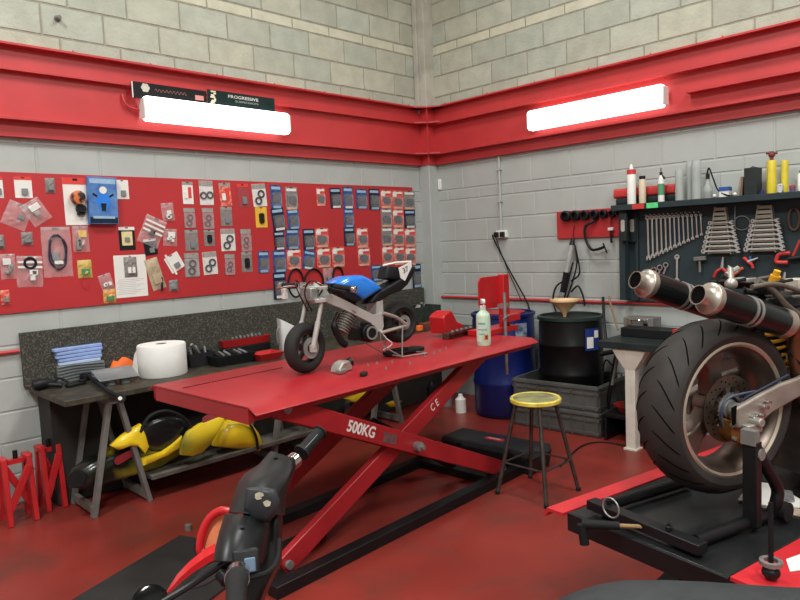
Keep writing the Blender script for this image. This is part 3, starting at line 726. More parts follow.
# subframe, engine and the rest of the stripped bike
SUB = mat('dirty_aluminium_tube', (104, 97, 88), .5, .4, var=.25, scale=12)
for y in (-.10, .10):
    k = MB(); k.tube(smooth_path([Q(757, 281, y), Q(772, 290, y), Q(787, 306, y), Q(803, 318, y), Q(820, 330, y)], 5), .012, 10); part('subframe_tube', k, SUB, big)
    k = MB(); k.tube(smooth_path([Q(752, 287, y*1.1), Q(775, 284, y*1.1), Q(803, 292, y*1.1), Q(830, 300, y*1.1)], 5), .009, 10); part('subframe_tube', k, SUB, big)
k = MB(); k.tube([Q(718, 285, -.03), Q(755, 283, -.03)], .018, 12); k.box(tuple(Q(720, 285, -.03)), (.05, .05, .03)); part('tail_bracket', k, BLK, big)
k = MB(); k.tube([Q(730, 268, -.06), Q(731, 290, -.08)], .011, 10); k.ball(Q(731, 284, -.08), .022, 8); k.tube([Q(726, 275, -.06), Q(738, 268, -.06)], .009, 8); part('silencer_hanger', k, ALU, big)
for i, (pp, r_, m_) in enumerate([([(722, 276), (735, 281), (752, 278), (770, 283), (792, 280)], .006, BLKP), ([(745, 292), (762, 296), (778, 312), (800, 316)], .008, BLKR), ([(757, 279), (775, 277), (790, 285), (803, 300)], .006, SUB), ([(765, 300), (783, 296), (803, 306)], .010, SUB), ([(770, 312), (786, 318), (803, 330)], .008, BLKP), ([(740, 283), (748, 290), (760, 286)], .005, STEEL), ([(790, 296), (797, 318), (803, 350)], .007, BLKR)]):
    k = MB(); k.tube(smooth_path([Q(a_, b_, -.07+.03*(i % 4)) for a_, b_ in pp], 5), r_, 8); part('hose', k, m_, big)
for i, (a_, b_, w_, h_, m_) in enumerate([(766, 290, .07, .03, BLKP), (790, 300, .05, .04, GREYST), (745, 280, .05, .018, STEEL), (797, 285, .06, .05, mat('pale_plastic_tank', (176, 168, 156), .5, var=.15))]):
    k = MB(); k.box(tuple(Q(a_, b_, -.05)), (w_, .06, h_), None); part('electrics_box', k, m_, big, bev=.004)
k = MB(); k.box(tuple(Q(780, 300, 0)), (.34, .16, .05), None); part('undertray', k, BLKP, big, bev=.01)
k = MB(); k.lathe([(.018, -.02), (.018, .03), (.012, .03), (.012, .05)], 12, AX(Q(773, 283, -.05), (0, -.4, 1))); part('yellow_connector', k, SPR, big)
k = MB(); c = Q(798, 430, 0) + V((.16, 0, 0))
k.box((.58, 0, c.z), (.42, .30, .30)); k.box((.72, 0, c.z+.16), (.3, .26, .16)); k.lathe([(.11, 0), (.11, .03), (.08, .04), (.001, .04)], 28, AX((.62, -.15, c.z), (0, -1, 0))); 
for i in range(7): k.box((.74, 0, c.z+.26+i*.022), (.24, .3, .006))
part('engine', k, mat('grimy_engine', (52, 47, 43), .55, .4, var=.4, scale=14), big, bev=.01)
for y in (-.14, .14):
    k = MB(); k.slab([(.42, y, .42), (.50, y, .36), (.60, y, .56), (1.15, y*.5, .78), (1.15, y*.5, .90), (.58, y, .70)], (0, 1, 0), .035); part('main_frame', k, SUB, big, bev=.006)
k = MB(); k.box((.34, 0, .60), (.10, .12, .12)); part('battery_box', k, BLKP, big, bev=.006)
for i, (a, b) in enumerate([((.30, -.08, .62), (.62, -.12, .52)), ((.28, -.04, .68), (.7, -.1, .60)), ((.36, .02, .58), (.5, -.14, .42)), ((.26, -.09, .56), (.44, -.12, .48))]):
    k = MB(); a, b = V(a), V(b); k.tube(smooth_path([a, a+(b-a)*.3+V((0, -.03, -.04)), a+(b-a)*.7+V((0, -.02, .05)), b], 6), .007, 6); part('wiring', k, BLKR, big)
# paddock stand under it
ps = thing('paddock_stand', 'black tubular stand with curved brace propping up the large rear wheel', 'stand', M=L2 @ T(0, 0, .551))
PQ = lambda px, py, z=.575: L2.inverted() @ onz(px, py, z) - V((0, 0, .551))
LI = L2.inverted(); wz = .575
def pw(px, py, z): return LI @ onz(px, py, z) - V((0, 0, .551))
k = MB(); k.bar(pw(591, 503, .585), pw(703, 549, .585), .05, .035); part('cross_bar', k, BLK, ps, bev=.003)
aR, bR = pw(696, 541, .58), pw(772, 513, .58)
k = MB(); k.tube([aR, bR], .021, 12); part('side_tube', k, BLK, ps)
aL = pw(604, 506, .58); k = MB(); k.tube([aL, aL+(bR-aR)*1.15], .021, 12); part('side_tube', k, BLK, ps)
k = MB(); k.lathe([(.016, -.02), (.034, -.018), (.034, .018), (.016, .02)], 18, AX(bR+V((.02, -.03, .012)), (0, 1, 0))); part('roller', k, BLKR, ps)
toW = L2 @ T(0, 0, .551); 
def sp(px, py): return LI @ (BH @ Q(px, py, -.19)) - V((0, 0, .551))
b0 = sp(752, 519); b1 = sp(752, 441); b0.z = .02
k = MB(); k.bar(b0, b1, .035, .05, up=(0, 1, 0)); part('upright', k, BLK, ps, bev=.003)
k = MB(); k.tube(smooth_path([sp(754, 445), sp(765, 465), sp(777, 488), sp(776, 502), V((bR.x, bR.y, .03))], 6), .021, 12); part('curved_brace', k, BLK, ps)
k = MB(); k.box(tuple(sp(750, 437)), (.03, .05, .05)); k.lathe([(.02, 0), (.02, .03)], 12, AX(sp(754, 453), (0, -1, 0))); part('hook', k, GREYST, ps)
hA, hB = pw(645, 527, .585), pw(582, 524, .585)
k = MB(); k.tube([hA, hB], .008, 8); hr = part('handle_rod', k, mat('brass_rod', (150, 120, 84), .4, .7), ps)
k = MB(); k.tube([hB+(hA-hB)*.6, hB], [.014, .017], 12); k.tube([hB, hB+V((.0, -.01, -.07))], .017, 12); part('rubber_grip', k, BLKR, hr)
rc_ = pw(611, 516, .60)
k = MB(); k.tube([rc_+V((.0, .035*math.cos(a), .03+.035*math.sin(a))) for a in [2*PI*i/20 for i in range(20)]], .003, 6, closed=True); part('ring', k, STEEL, hr)
for (a, b) in ((609, 503), (669, 530)):
    c = pw(a, b, .605); k = MB(); k.lathe([(.011, 0), (.011, .012), (.007, .014), (.007, .022)], 8, T(*c)); part('bolt', k, BLK, ps)
# ------------------------------------------------------------------ foreground: black handlebar of a parked machine, left
GREYBAR = mat('satin_black_fairing', (26, 28, 29), .36, var=.08, scale=12)
fg = thing('scooter', 'parked scooter with scuffed black handlebar cover and red front shell in the foreground', 'scooter', loc=tuple(V((dep(255, 560, 1.05).x, dep(255, 560, 1.05).y, 0))))
def D(px, py, t): return dep(px, py, t)
def stn(l, r, t, up, dn, bul=.012):
    """cross-section of the cover between a left and a right edge seen at distance t"""
    a, b = D(*l, t), D(*r, t); x = (b-a); w_ = x.length; x.normalize(); n = (CP-(a+b)/2).normalized(); n = (n - x*n.dot(x)).normalized()
    P = []
    for u, h in ((0, -dn), (-.02, 0), (.08, up*.55), (.3, up*.95), (.5, up), (.7, up*.92), (.92, up*.5), (1.02, 0), (1, -dn), (.5, -dn*1.2)):
        P.append(a+x*(w_*u)+n*h)
    return P
rings = [stn((271, 451), (294, 458), 1.30, .016, .03), stn((260, 464), (293, 466), 1.27, .024, .045), stn((245, 474), (289, 475), 1.23, .032, .06), stn((239, 482), (284, 485), 1.19, .04, .07), stn((234, 497), (279, 499), 1.16, .05, .08), stn((229, 513), (277, 515), 1.12, .05, .09)]
k = MB(); k.loft(rings); cv = part('handlebar_cover', k, GREYBAR, fg, world=True, smooth=50, bev=.002)
rings = [stn((226, 513), (268, 518), 1.11, .045, .09), stn((220, 532), (264, 537), 1.07, .05, .10), stn((216, 548), (259, 553), 1.035, .048, .09), stn((214, 562), (254, 563), 1.01, .036, .08)]
k = MB(); k.loft(rings); part('switch_shroud', k, GREYBAR, fg, world=True, smooth=50, bev=.002)
def leaf(cx, cy, t, pts, m, nm, par, lift_=.0):
    n = -ray(cx, cy).normalized(); k = MB(); k.slab([D(a, b, t)+n*lift_ for a, b in pts], n, .0012); return part(nm, k, m, par, world=True)
# raised scuffed pad on the cover
rings = []
for s, h in ((1.0, .0), (.93, .012), (.75, .018), (.4, .021)):
    n = -ray(262, 498).normalized(); c0 = D(262, 497, 1.085)
    rings.append([c0+(D(a, b, 1.085)-c0)*s+n*h for a, b in ((246, 488), (262, 486), (275, 489), (280, 500), (278, 512), (268, 523), (252, 521), (244, 509))])
k = MB(); k.loft(rings); pad = part('cover_pad', k, mat('dark_grey_pad', (50, 52, 55), .4, var=.06), fg, world=True, smooth=60)
SCF = mat('bare_scuff', (186, 178, 160), .7, var=.25, scale=60)
leaf(259, 496, 1.064, [(255, 494), (259, 492), (263, 493), (264, 496), (261, 497), (262, 499), (257, 500), (255, 498)], SCF, 'paint_scuff', pad)
leaf(266, 503, 1.064, [(263, 502), (267, 500), (271, 502), (270, 506), (266, 507), (264, 505)], SCF, 'paint_scuff', pad)
leaf(276, 459, 1.2, [(273, 458.5), (277, 457.5), (279, 459), (275, 460)], GRV, 'screw_hole', cv)
leaf(242, 529, 1.0, [(239, 528), (243, 527.5), (246, 529.5), (241, 530)], GRV, 'screw_hole', cv)
g0, g1 = D(292, 463, 1.33), D(321, 431, 1.40); dg_ = (g1-g0)
k = MB(); k.tube([g0-dg_*.5, g0], .0115, 12); k.tube([D(283, 470, 1.31), D(296, 459, 1.34)], .016, 14); part('handlebar', k, CHROME, fg, world=True)
k = MB(); k.tube([g0+dg_*.28, g0+dg_*.30, g0+dg_*.94, g0+dg_*.96, g1], [.015, .0135, .0135, .0165, .0145], 14); gp = part('grip', k, BLKR, fg, world=True)
k = MB(); k.tube([g0+dg_*.30+V((0, 0, .0)), g0+dg_*.36], .018, 14); part('grip_flange', k, BLKP, gp, world=True)
k = MB(); k.tube([g0+dg_*.45-CF*.0135, g0+dg_*.9-CF*.0135], .004, 6); part('grip_stripe', k, mat('grey_grip_stripe', (150, 154, 150), .4), gp, world=True)
# near control cluster
k = MB(); k.tube([D(242, 548, 1.06), D(238, 575, .95), D(236, 606, .84)], .013, 12); part('handlebar', k, BLK, fg, world=True)
k = MB(); k.tube([D(237, 577, .925), D(236, 590, .88), D(235, 618, .80)], [.017, .013, .013], 16); gn = part('grip', k, BLKR, fg, world=True)
k = MB(); k.tube([D(238, 574, .935), D(237, 579, .915)], .0175, 16); part('grip_flange', k, CHROME, gn, world=True)
k = MB(); k.box((0, 0, 0), (.038, .036, .03), AX(D(246, 562, .97), ray(246, 562))); sw_ = part('switch_block', k, BLKP, fg, world=True, bev=.004)
k = MB(); k.box((0, 0, -.017), (.016, .02, .01), AX(D(250, 565, .97), ray(250, 565))); part('switch_button', k, mat('blue_grey_button', (88, 108, 130), .4), sw_, world=True, bev=.002)
k = MB(); k.tube(smooth_path([D(160, 604, .98), D(196, 582, 1.0), D(228, 561, 1.0), D(240, 557, 1.0)], 4), .005, 8); k.tube([D(222, 573, 1.0), D(228, 580, .99)], .012, 10); part('brake_lever', k, BLK, fg, world=True)
k = MB(); k.tube([D(168, 602, .975), D(215, 572, .995)], .0022, 6); part('lever_highlight_edge', k, CHROME, fg, world=True) if False else None
k = MB(); n = -ray(150, 600).normalized(); m_ = AX(D(150, 604, .98), n); k.lathe([(.001, -.012), (.018, -.01), (.027, 0), (.027, .006), (.022, .008), (.001, .006)], 24, m_); part('mirror', k, mat('gloss_black', (14, 15, 15), .12, var=.05), fg, world=True)
k = MB(); k.tube(smooth_path([D(247, 578, .95), D(268, 572, .97), D(277, 560, 1.05), D(279, 540, 1.12)], 5), .004, 8); part('cable', k, BLKR, fg, world=True)
# column below the cover
ring = []
for (l, r, y, t, tn) in ((243, 277, 500, 1.17, .16), (243, 279, 520, 1.14, .2), (240, 278, 562, 1.12, .22), (234, 268, 582, 1.11, .22), (228, 258, 606, 1.10, .22)):
    a, b = D(l, y, t), D(r, y, t); c = D(r+4, y, t+tn); d = D(l, y, t+tn)
    ring.append([a, b, c, d])
k = MB(); k.loft(ring); part('steering_column', k, mat('black_leg_shield', (26, 24, 25), .4, var=.1), fg, world=True, bev=.008)
# body down to the floor, below the frame
c0 = D(255, 640, 1.2); k = MB(); k.loft([[V((c0.x+sx*.09, c0.y+sy*.09, z)) for sx, sy in ((-1, -1), (1, -1), (1, 1), (-1, 1))] for z in (.30, c0.z)]); part('leg_shield', k, MATS['black_leg_shield'], fg, world=True, bev=.02)
cw = V((c0.x-.05, c0.y+.12, .2)); k = MB(); k.lathe([(.13, -.04), (.18, -.05), (.2, 0), (.18, .05), (.13, .04)], 32, AX(cw, (.8, -.6, 0)), closed=True); k.lathe([(.001, -.03), (.135, -.03), (.135, .03), (.001, .03)], 24, AX(cw, (.8, -.6, 0))); part('wheel', k, BLKR, fg, world=True)
# red front shell with pale orange inside
n = -ray(215, 535).normalized(); RSH = mat('red_front_shell', (200, 30, 38), .3, var=.06, coat=.3)
k = MB(); pa = smooth_path([D(232, 512, 1.2), D(220, 511, 1.2), D(209, 519, 1.2), D(202, 534, 1.2), D(200, 550, 1.2), D(204, 552, 1.2)], 5); k.tube(pa, .0058, 10, flat=1.3); part('shell_rim', k, RSH, fg, world=True)
k = MB(); k.slab([D(a, b, 1.215) for a, b in ((232, 513), (221, 514), (211, 522), (205, 535), (203, 552), (212, 553), (232, 551))], n, .004); part('orange_panel', k, mat('pale_orange_panel', (236, 138, 96), .6, var=.1, scale=40), fg, world=True)
k = MB(); rr = []
for (px, py, w_) in ((219, 549, 9), (206, 556, 8), (192, 566, 6.5), (180, 577, 5), (172, 587, 3.5), (167, 593, 1.5)):
    a = D(px-w_*.5, py-w_*.6, 1.18); b = D(px+w_*.5, py+w_*.8, 1.16); mid = (a+b)/2+n*.014
    rr.append([a, mid, b, mid-n*.02])
k.loft(rr); part('mudguard', k, RSH, fg, world=True, smooth=60)
k = MB(); k.slab([D(a, b, 1.19) for a, b in ((219, 551), (230, 552), (228, 572), (205, 585), (180, 592), (200, 572))], n, .03); part('inner_panel', k, mat('dark_grey_inner', (62, 64, 66), .5, var=.1), fg, world=True, bev=.003)
k = MB(); k.lathe([(.001, 0), (.008, 0), (.008, .01), (.001, .012)], 12, AX(D(225, 556, 1.14), n)); part('screw', k, STEEL, fg, world=True)
# ------------------------------------------------------------------ foreground: dark seat, lower right
SEATM = mat('dark_grey_seat_vinyl', (50, 54, 56), .5, var=.1, scale=30, bump=.1)
c_ = D(690, 600, 1.25)
seat = thing('motorcycle', 'parked motorcycle with a long dark grey seat, at the bottom right foreground', 'motorcycle', loc=(c_.x, c_.y, 0))
hx = V((CR.x, CR.y, 0)).normalized(); hy = V((CF.x, CF.y, 0)).normalized()
rings = []
for (px, py, wf) in ((543, 606, .05), (556, 595, .09), (572, 586.5, .12), (595, 578.5, .135), (620, 574, .145), (660, 573.5, .15), (700, 575, .155), (740, 577.5, .16), (780, 580, .16), (830, 582, .16), (880, 586, .15)):
    e = D(px, py, 1.25); P = []
    for u, h in ((0, -.13), (-.03, -.06), (0, -.012), (.08, .004), (.25, .012), (.5, .014), (.75, .01), (.92, -.004), (1, -.02), (1.03, -.07), (1, -.13)):
        P.append(e - hy*(wf*2*u) + V((0, 0, h-.004)))
    rings.append(P)
k = MB(); k.loft(rings); part('seat', k, SEATM, seat, world=True, smooth=60)
b0 = rings[2][0]; b1 = rings[8][0]; mid = -hy*.15
k = MB(); k.bar(b0+mid+V((0, 0, .06))+hx*.05, b1+mid+V((0, 0, .06)), .2, .12); part('seat_base', k, BLKP, seat, world=True, bev=.01)
k = MB(); cc = (b0+b1)/2+mid; k.box((cc.x, cc.y, .58), (.3, .3, .40), None); part('engine', k, BLK, seat, world=True, bev=.03)
for s in (-.42, .46):
    w0 = cc+hx*s; k = MB(); A_ = AX((w0.x, w0.y, .3), hy); k.lathe([(.2, -.05), (.27, -.06), (.3, 0), (.27, .06), (.2, .05)], 36, A_, closed=True); k.lathe([(.001, -.03), (.205, -.03), (.205, .03), (.001, .03)], 24, A_); part('wheel', k, BLKR, seat, world=True)
# ------------------------------------------------------------------ red board on the left wall and what hangs on it
bd = MB(); b0 = ony(411, 188.3); 
bd.box((-2.77, -.013, 1.703), (5.0, .012, .905)); solo('display_board', bd, REDB, 'large red board full of hanging packs on the left wall', 'board', bev=.002)
YB = -.0195
CLEAR = mat('clear_plastic', (225, 222, 222), .18, var=.0, col2=(250, 250, 250), scale=25, alpha=.14)
CLEAR.node_tree.nodes['Principled BSDF'].inputs['Specular IOR Level'].default_value = .8
CARDW = mat('white_card', (226, 224, 218), .6, var=.03)
CARDB = mat('blue_card', (46, 92, 156), .5, var=.0, col2=(30, 52, 92), scale=30)
CARDN = mat('navy_card', (24, 34, 56), .5, var=.2, scale=30)
CARDR = mat('orange_red_card', (206, 74, 62), .5, var=.0, col2=(222, 150, 130), scale=40, lo=.45, hi=.6)
PINK = mat('red_seal_card', (158, 62, 66), .5, var=.1, scale=30)
CARDY = mat('yellow_card', (226, 178, 60), .55, var=.05)
GCARD = mat('grey_card', (132, 124, 122), .55, var=.15, scale=30)
PADG = mat('grey_brake_pad', (58, 62, 68), .7, var=.2, scale=40)
RUB = MATS['black_rubber']
PALEB = mat('pale_blue_print', (150, 182, 208), .5, var=.1, scale=60)
HDR = mat('grey_header_card', (150, 146, 142), .55, var=.2, scale=50)
def bag_mesh(w, h, d, seed, k=None):
    k = k or MB(); R = random.Random(seed); n, m = 7, 9; o = len(k.v); vs = []
    for j in range(m):
        for i in range(n):
            u, v = i/(n-1), j/(m-1); e = math.sin(PI*u)*min(1, math.sin(PI*v)*1.5)
            vs.append(V(((u-.5)*w*(1-.04*R.random()), -.002-e*d*(.55+.7*R.random()), (v-.5)*h+(.012*h*(R.random()-.5)))))
    bk = [V((p.x, -.0005, p.z)) for p in vs]
    fs = []
    for j in range(m-1):
        for i in range(n-1):
            a = j*n+i; fs.append((a, a+1, a+n+1, a+n)); q_ = n*m+a; fs.append((q_+n, q_+n+1, q_+1, q_))
    edge = [i for i in range(n)]+[j*n+n-1 for j in range(1, m)]+[(m-1)*n+i for i in range(n-2, -1, -1)]+[j*n for j in range(m-2, 0, -1)]
    for i in range(len(edge)): a, b = edge[i], edge[(i+1) % len(edge)]; fs.append((b, a, n*m+a, n*m+b))
    k.add(vs+bk, fs); return k
def flat(w, h, cx=0, cz=0, y0=0, d=.002, r=.003):
    """an upright rounded plate: width along x, height along z, standing out of the wall (-y)"""
    k = MB(); k.prism(rrect(w, h, r, 3, cx, cz), d, Matrix(((1, 0, 0, 0), (0, 0, -1, -y0), (0, 1, 0, 0), (0, 0, 0, 1)))); return k
def ring(cx, cz, R_, r, y=.006):
    k = MB(); k.tube([(cx+R_*math.cos(2*PI*i/18), -y, cz+R_*math.sin(2*PI*i/18)) for i in range(18)], r, 6, closed=True); return k
def pack(kind, box, label, tilt=0, name=None, group=None, cat='pack', y=YB, opt=None):
    x0, y0, x1, y1 = box; cx, cy = (x0+x1)/2, (y0+y1)/2
    c = ony(cx, cy, y); w = (ony(x1, cy, y)-ony(x0, cy, y)).length; h = (ony(cx, y1, y)-ony(cx, y0, y)).length
    t = thing(name or kind, label, cat, group=group, M=T(c.x, y, c.z) @ RY(tilt))
    part('hang_tab', flat(w*.2, h*.05, 0, h*.46, .0022, .0015), BLKP, t)
    R = random.Random(int(x0*31+y0)); P = lambda nm, k, m, par=None, **kw: part(nm, k, m, par or t, **kw)
    if kind == 'seal':
        cm, o = opt or ('w', 60)
        P('card', flat(w, h), {'w': CARDW, 'p': PINK, 'g': GCARD}[cm]); P('header', flat(w*.98, h*.2, 0, h*.39, .002, .003), HDR)
        rr = min(w*.24, h*.17); a = math.radians(o); rm = RUB if cm != 'r' else PINK
        for s in (-1, 1): P('seal_ring', ring(s*rr*1.0*math.cos(a), -h*.1+s*rr*1.0*math.sin(a), rr*.84, rr*.27), RUB if cm == 'w' else mat('dark_seal', (70, 34, 38), .6))
        P('wrap', flat(w*.94, h*.74, 0, -h*.1, .004+.001, .008, .008), CLEAR)
    elif kind == 'pads':
        cm = opt or 'b'
        card = {'b': CARDB, 'n': CARDN, 'r': CARDR, 'g': GCARD}[cm]
        P('card', flat(w, h), card)
        P('header', flat(w*.8, h*.12, 0, h*.37, .002, .002), PALEB if cm in 'bn' else CARDW)
        if cm == 'r': P('logo_patch', flat(w*.34, h*.2, -w*.28, h*.26, .002, .0025), CARDW); P('red_band', flat(w*.42, h*.24, w*.2, h*.2, .002, .0022), mat('red_print', (214, 62, 52), .5, var=.06))
        pd = flat(w*.62, h*.36, R.uniform(-.05, .05)*w, -h*.08+R.uniform(-.04, .04)*h, .002, .012, w*.18); P('brake_pad', pd, PADG)
        P('blister', flat(w*.8, h*.58, 0, -h*.1, .002, .018, w*.15), CLEAR)
        if cm in 'bn': P('print_strip', flat(w*.7, h*.10, w*.05, -h*.42, .002, .002), PALEB if R.random() < .6 else CARDW)
        else: P('print_strip', flat(w*.8, h*.1, 0, -h*.43, .002, .002), mat('pale_orange_print', (226, 170, 150), .5, var=.08))
    elif kind == 'bag':
        o = dict(col=None, label=None, items=3, itm='g', strip=0); o.update(opt or {})
        for i in range(o['items']):
            k = MB(); k.box((R.uniform(-.22, .22)*w, -.012, R.uniform(-.32, .05)*h), (w*R.uniform(.16, .34), .014, h*R.uniform(.12, .22)), RY(0)); P('small_part', k, {'g': GRYP, 'w': WHT, 'k': BLKP, 's': STEEL, 'o': mat('orange_part', (216, 140, 60), .5), 'y': CARDY}[o['itm']], bev=.002)
        if o['label']: P('paper_label', flat(w*.5, h*.26, R.uniform(-.1, .1)*w, h*.2, .01, .001), {'w': CARDW, 'y': CARDY, 'e': mat('green_label', (80, 150, 110), .6), 'k': BLKP}[o['label']])
        for i in range(o['strip']): P('white_strip', flat(w*.92, h*.07, 0, h*.30-i*h*.16, .014, .0012), CARDW)
        P('bag', bag_mesh(w, h, .022, int(x0*7+y1)), o['col'] or CLEAR, smooth=0)
        P('seal_strip', flat(w*.96, h*.06, 0, h*.47, .001, .003), CLEAR)
    elif kind == 'card':
        o = dict(m=CARDW, hdr='r', item='g'); o.update(opt or {})
        P('card', flat(w, h), o['m'])
        if o['hdr']: P('header', flat(w, h*.14, 0, h*.43, .002, .0015), {'r': mat('red_print', (214, 62, 52), .5, var=.06), 'w': CARDW, 'g': HDR, 'k': BLKP}[o['hdr']])
        if o['item'] == 'g': P('part_in_blister', flat(w*.35, h*.3, w*.05, -h*.2, .002, .012, .004), GRYP)
        if o['item'] == 'k': P('part_in_blister', flat(w*.42, h*.5, 0, -h*.05, .002, .012, w*.15), BLKP)
        if o['item'] == 'y': P('printed_panel', flat(w*.66, h*.6, 0, h*.0, .002, .002), mat('pale_yellow_print', (222, 206, 150), .55, var=.1, scale=60)); P('small_part', flat(w*.3, h*.2, 0, -h*.05, .004, .006), GRYP)
        if o['item'] == 's': P('printed_stripe', flat(w*.3, h*.5, w*.18, h*.02, .002, .002), mat('red_print', (214, 62, 52), .5, var=.06)); P('small_part', flat(w*.3, h*.3, -w*.18, -h*.1, .002, .008), WHT)
        if o['item'] == 'coil':
            k = MB(); k.lathe([(w*.26, 0), (w*.28, .02), (w*.28, .05), (w*.2, .055), (.001, .055)], 18, AX((0, 0, h*.08), (0, -1, 0))); P('orange_filter', k, mat('orange_black_filter', (206, 112, 60), .5, var=.0, col2=(30, 26, 24), scale=18, lo=.45, hi=.55))
            k = MB(); k.lathe([(w*.2, 0), (w*.2, .03), (.001, .03)], 12, AX((w*.12, 0, -h*.16), (0, -1, 0))); k.box((w*.12, -.015, -h*.26), (w*.3, .03, h*.06)); P('black_fitting', k, BLKP)
    elif kind == 'pouch':
        P('packet', bag_mesh(w, h, .018, int(x0*3+y0), None), (opt or {}).get('m', GCARD), smooth=0)
        P('label', flat(w*.55, h*.3, 0, -h*.15, .012, .008), (opt or {}).get('l', CARDW))
    return t
BG = 'bags of small parts on the red board'; CG = 'carded parts on the red board'; SG = 'fork seal packs on the red board'; PG = 'brake pad packs on the red board'
pk = pack
pk('card', (-5, 177, 3, 198), 'white card cut off by the left edge of the picture, top of the red board', name='carded_part', group=CG)
pk('card', (14.5, 177, 32, 198), 'small white card with a red header hanging above two overlapping clear bags', name='carded_part', group=CG)
pk('pouch', (45, 178, 55, 193), 'small grey clear packet alone between the white cards at upper left', name='parts_packet', group=BG, opt=dict(l=GRYP))
pk('bag', (4, 203, 30, 228), 'crumpled clear bag, left one of the overlapping pair at upper left', 25, name='parts_bag', group=BG, opt=dict(items=1, itm='g', label=None))
pk('bag', (25, 200, 47, 224), 'tilted clear bag with a small white label, right one of the overlapping pair', -32, name='parts_bag', group=BG, y=YB-.012, opt=dict(items=1, itm='s', label='w'))
pk('card', (64, 178, 89, 225), 'tall white card holding an orange and black filter, left of the blue box', name='carded_part', group=CG, opt=dict(item='coil'))
# blue box printed with a motorcycle
c = ony(101, 201, YB); w = (ony(115, 201, YB)-ony(86.5, 201, YB)).length; h = (ony(101, 224, YB)-ony(101, 177.5, YB)).length
t = thing('parts_box', 'blue box printed with a blue motorcycle, hanging on the red board', 'box', M=T(c.x, YB, c.z) @ RY(1.5))
k = MB(); k.box((0, -.022, 0), (w, .044, h)); bx = part('carton', k, mat('blue_sky_print', (52, 100, 168), .4, var=.0, col2=(100, 144, 196), scale=14, lo=.3, hi=.7), t, bev=.002)
part('header', flat(w*.9, h*.1, 0, h*.41, .044, .001), PALEB, bx); part('title_strip', flat(w*.76, h*.05, 0, -h*.36, .044, .001), PALEB, bx); part('dark_footer', flat(w*.96, h*.13, 0, -h*.42, .044, .0006), CARDN, bx)
k = MB()
f2 = lambda pts, z0: k.prism([(a*w, b*h) for a, b in pts], .0012, Matrix(((1, 0, 0, 0), (0, 0, -1, -z0), (0, 1, 0, 0), (0, 0, 0, 1))))
f2([(-.12, -.20), (.12, -.20), (.26, -.02), (.2, .1), (.08, .17), (-.08, .17), (-.2, .1), (-.26, -.02)], .044)
part('printed_fairing', k, mat('bright_blue_print', (40, 120, 214), .4), bx)
for pl_, z_ in (([(-.34, .16), (-.2, .1), (-.22, .06), (-.38, .12)], .0448), ([(.34, .16), (.2, .1), (.22, .06), (.38, .12)], .0448), ([(-.1, -.06), (.1, -.06), (.06, -.22), (-.06, -.22)], .0456)):
    k = MB(); f2(pl_, z_); part('printed_black', k, BLKP, bx)
k = MB(); k.lathe([(.001, .046), (w*.13, .046), (w*.13, .047), (.001, .047)], 18, Matrix(((1, 0, 0, 0), (0, 0, -1, 0), (0, 1, 0, h*.22), (0, 0, 0, 1)))); part('printed_helmet', k, CARDW, bx)
pk('card', (116, 180, 128.5, 199), 'small white card with grey bits, right of the blue motorcycle box', name='carded_part', group=CG, opt=dict(hdr=None))
pk('pouch', (21, 232, 33, 245), 'small grey packet left of the bag with the coiled black cable', name='parts_packet', group=BG, opt=dict(l=GRYP))
pk('pouch', (-4, 235, 4.5, 249), 'grey packet cut off by the left edge of the picture', name='parts_packet', group=BG, opt=dict(l=GRYP))
cb = pk('bag', (42, 227, 72, 277), 'large clear bag with a coiled black cable and white label', name='parts_bag', group=BG, opt=dict(items=1, itm='g', label=None))
k = MB(); k.tube([(.055*math.cos(2*PI*i/24)*(1+.1*math.sin(i)), -.012, .0+.115*math.sin(2*PI*i/24)) for i in range(24)], .007, 6, closed=True); k.tube([(.048*math.cos(2*PI*i/24), -.016, .01+.10*math.sin(2*PI*i/24)) for i in range(24)], .005, 6, closed=True); part('coiled_cable', k, mat('purple_black_cable', (52, 38, 58), .5), cb)
part('white_sticker', flat(.055, .022, .0, -.07, .022, .001), CARDW, cb)
pk('bag', (72.5, 226, 89, 252), 'clear bag with a yellow label and metal hardware under the tall white card', name='parts_bag', group=BG, opt=dict(items=4, itm='s', label='y'))
pk('bag', (0, 254, 16, 279), 'clear bag of nuts with a white label at the left edge of the board', name='parts_bag', group=BG, opt=dict(items=4, itm='s', label='w'))
rb_ = pk('bag', (16.5, 256, 43, 287), 'clear zip bag with a dark ring and white stripes', 3, name='parts_bag', group=BG, opt=dict(items=3, itm='w', strip=2))
part('dark_ring', ring(.0, .055, .033, .009, .014), RUB, rb_)
yg = pk('pouch', (77.5, 260, 92, 278), 'yellow and green packet with a thin red wire dangling below it', name='parts_packet', group=BG, opt=dict(m=mat('olive_yellow_packet', (196, 170, 92), .5, var=.1), l=mat('green_print', (60, 130, 92), .5)))
k = MB(); k.tube(smooth_path([(-.02, -.006, -.05), (-.03, -.006, -.10), (.0, -.006, -.14), (.012, -.006, -.10)], 5), .0016, 5); part('wire', k, BEAMR, yg)
pk('pouch', (0.5, 290, 10, 305), 'small clear packet with an orange part at the lower left corner of the board', name='parts_packet', group=BG, opt=dict(m=CARDR, l=GRYP))
pk('bag', (100, 274, 113, 292), 'clear bag of white parts just left of the sheet of paper', -15, name='parts_bag', group=BG, opt=dict(items=3, itm='w', label=None))
pk('pouch', (103, 289, 116, 303), 'small orange and green packet below the bag of white parts, left of the sheet', name='parts_packet', group=BG, opt=dict(m=mat('orange_packet', (206, 150, 80), .5, var=.2, scale=30), l=mat('green_print', (60, 130, 92), .5)))
pk('card', (119, 227, 135, 250), 'cream printed pack with a black border, above the sheet of paper', name='carded_part', group=CG, opt=dict(m=BLKP, hdr='w', item='y'))
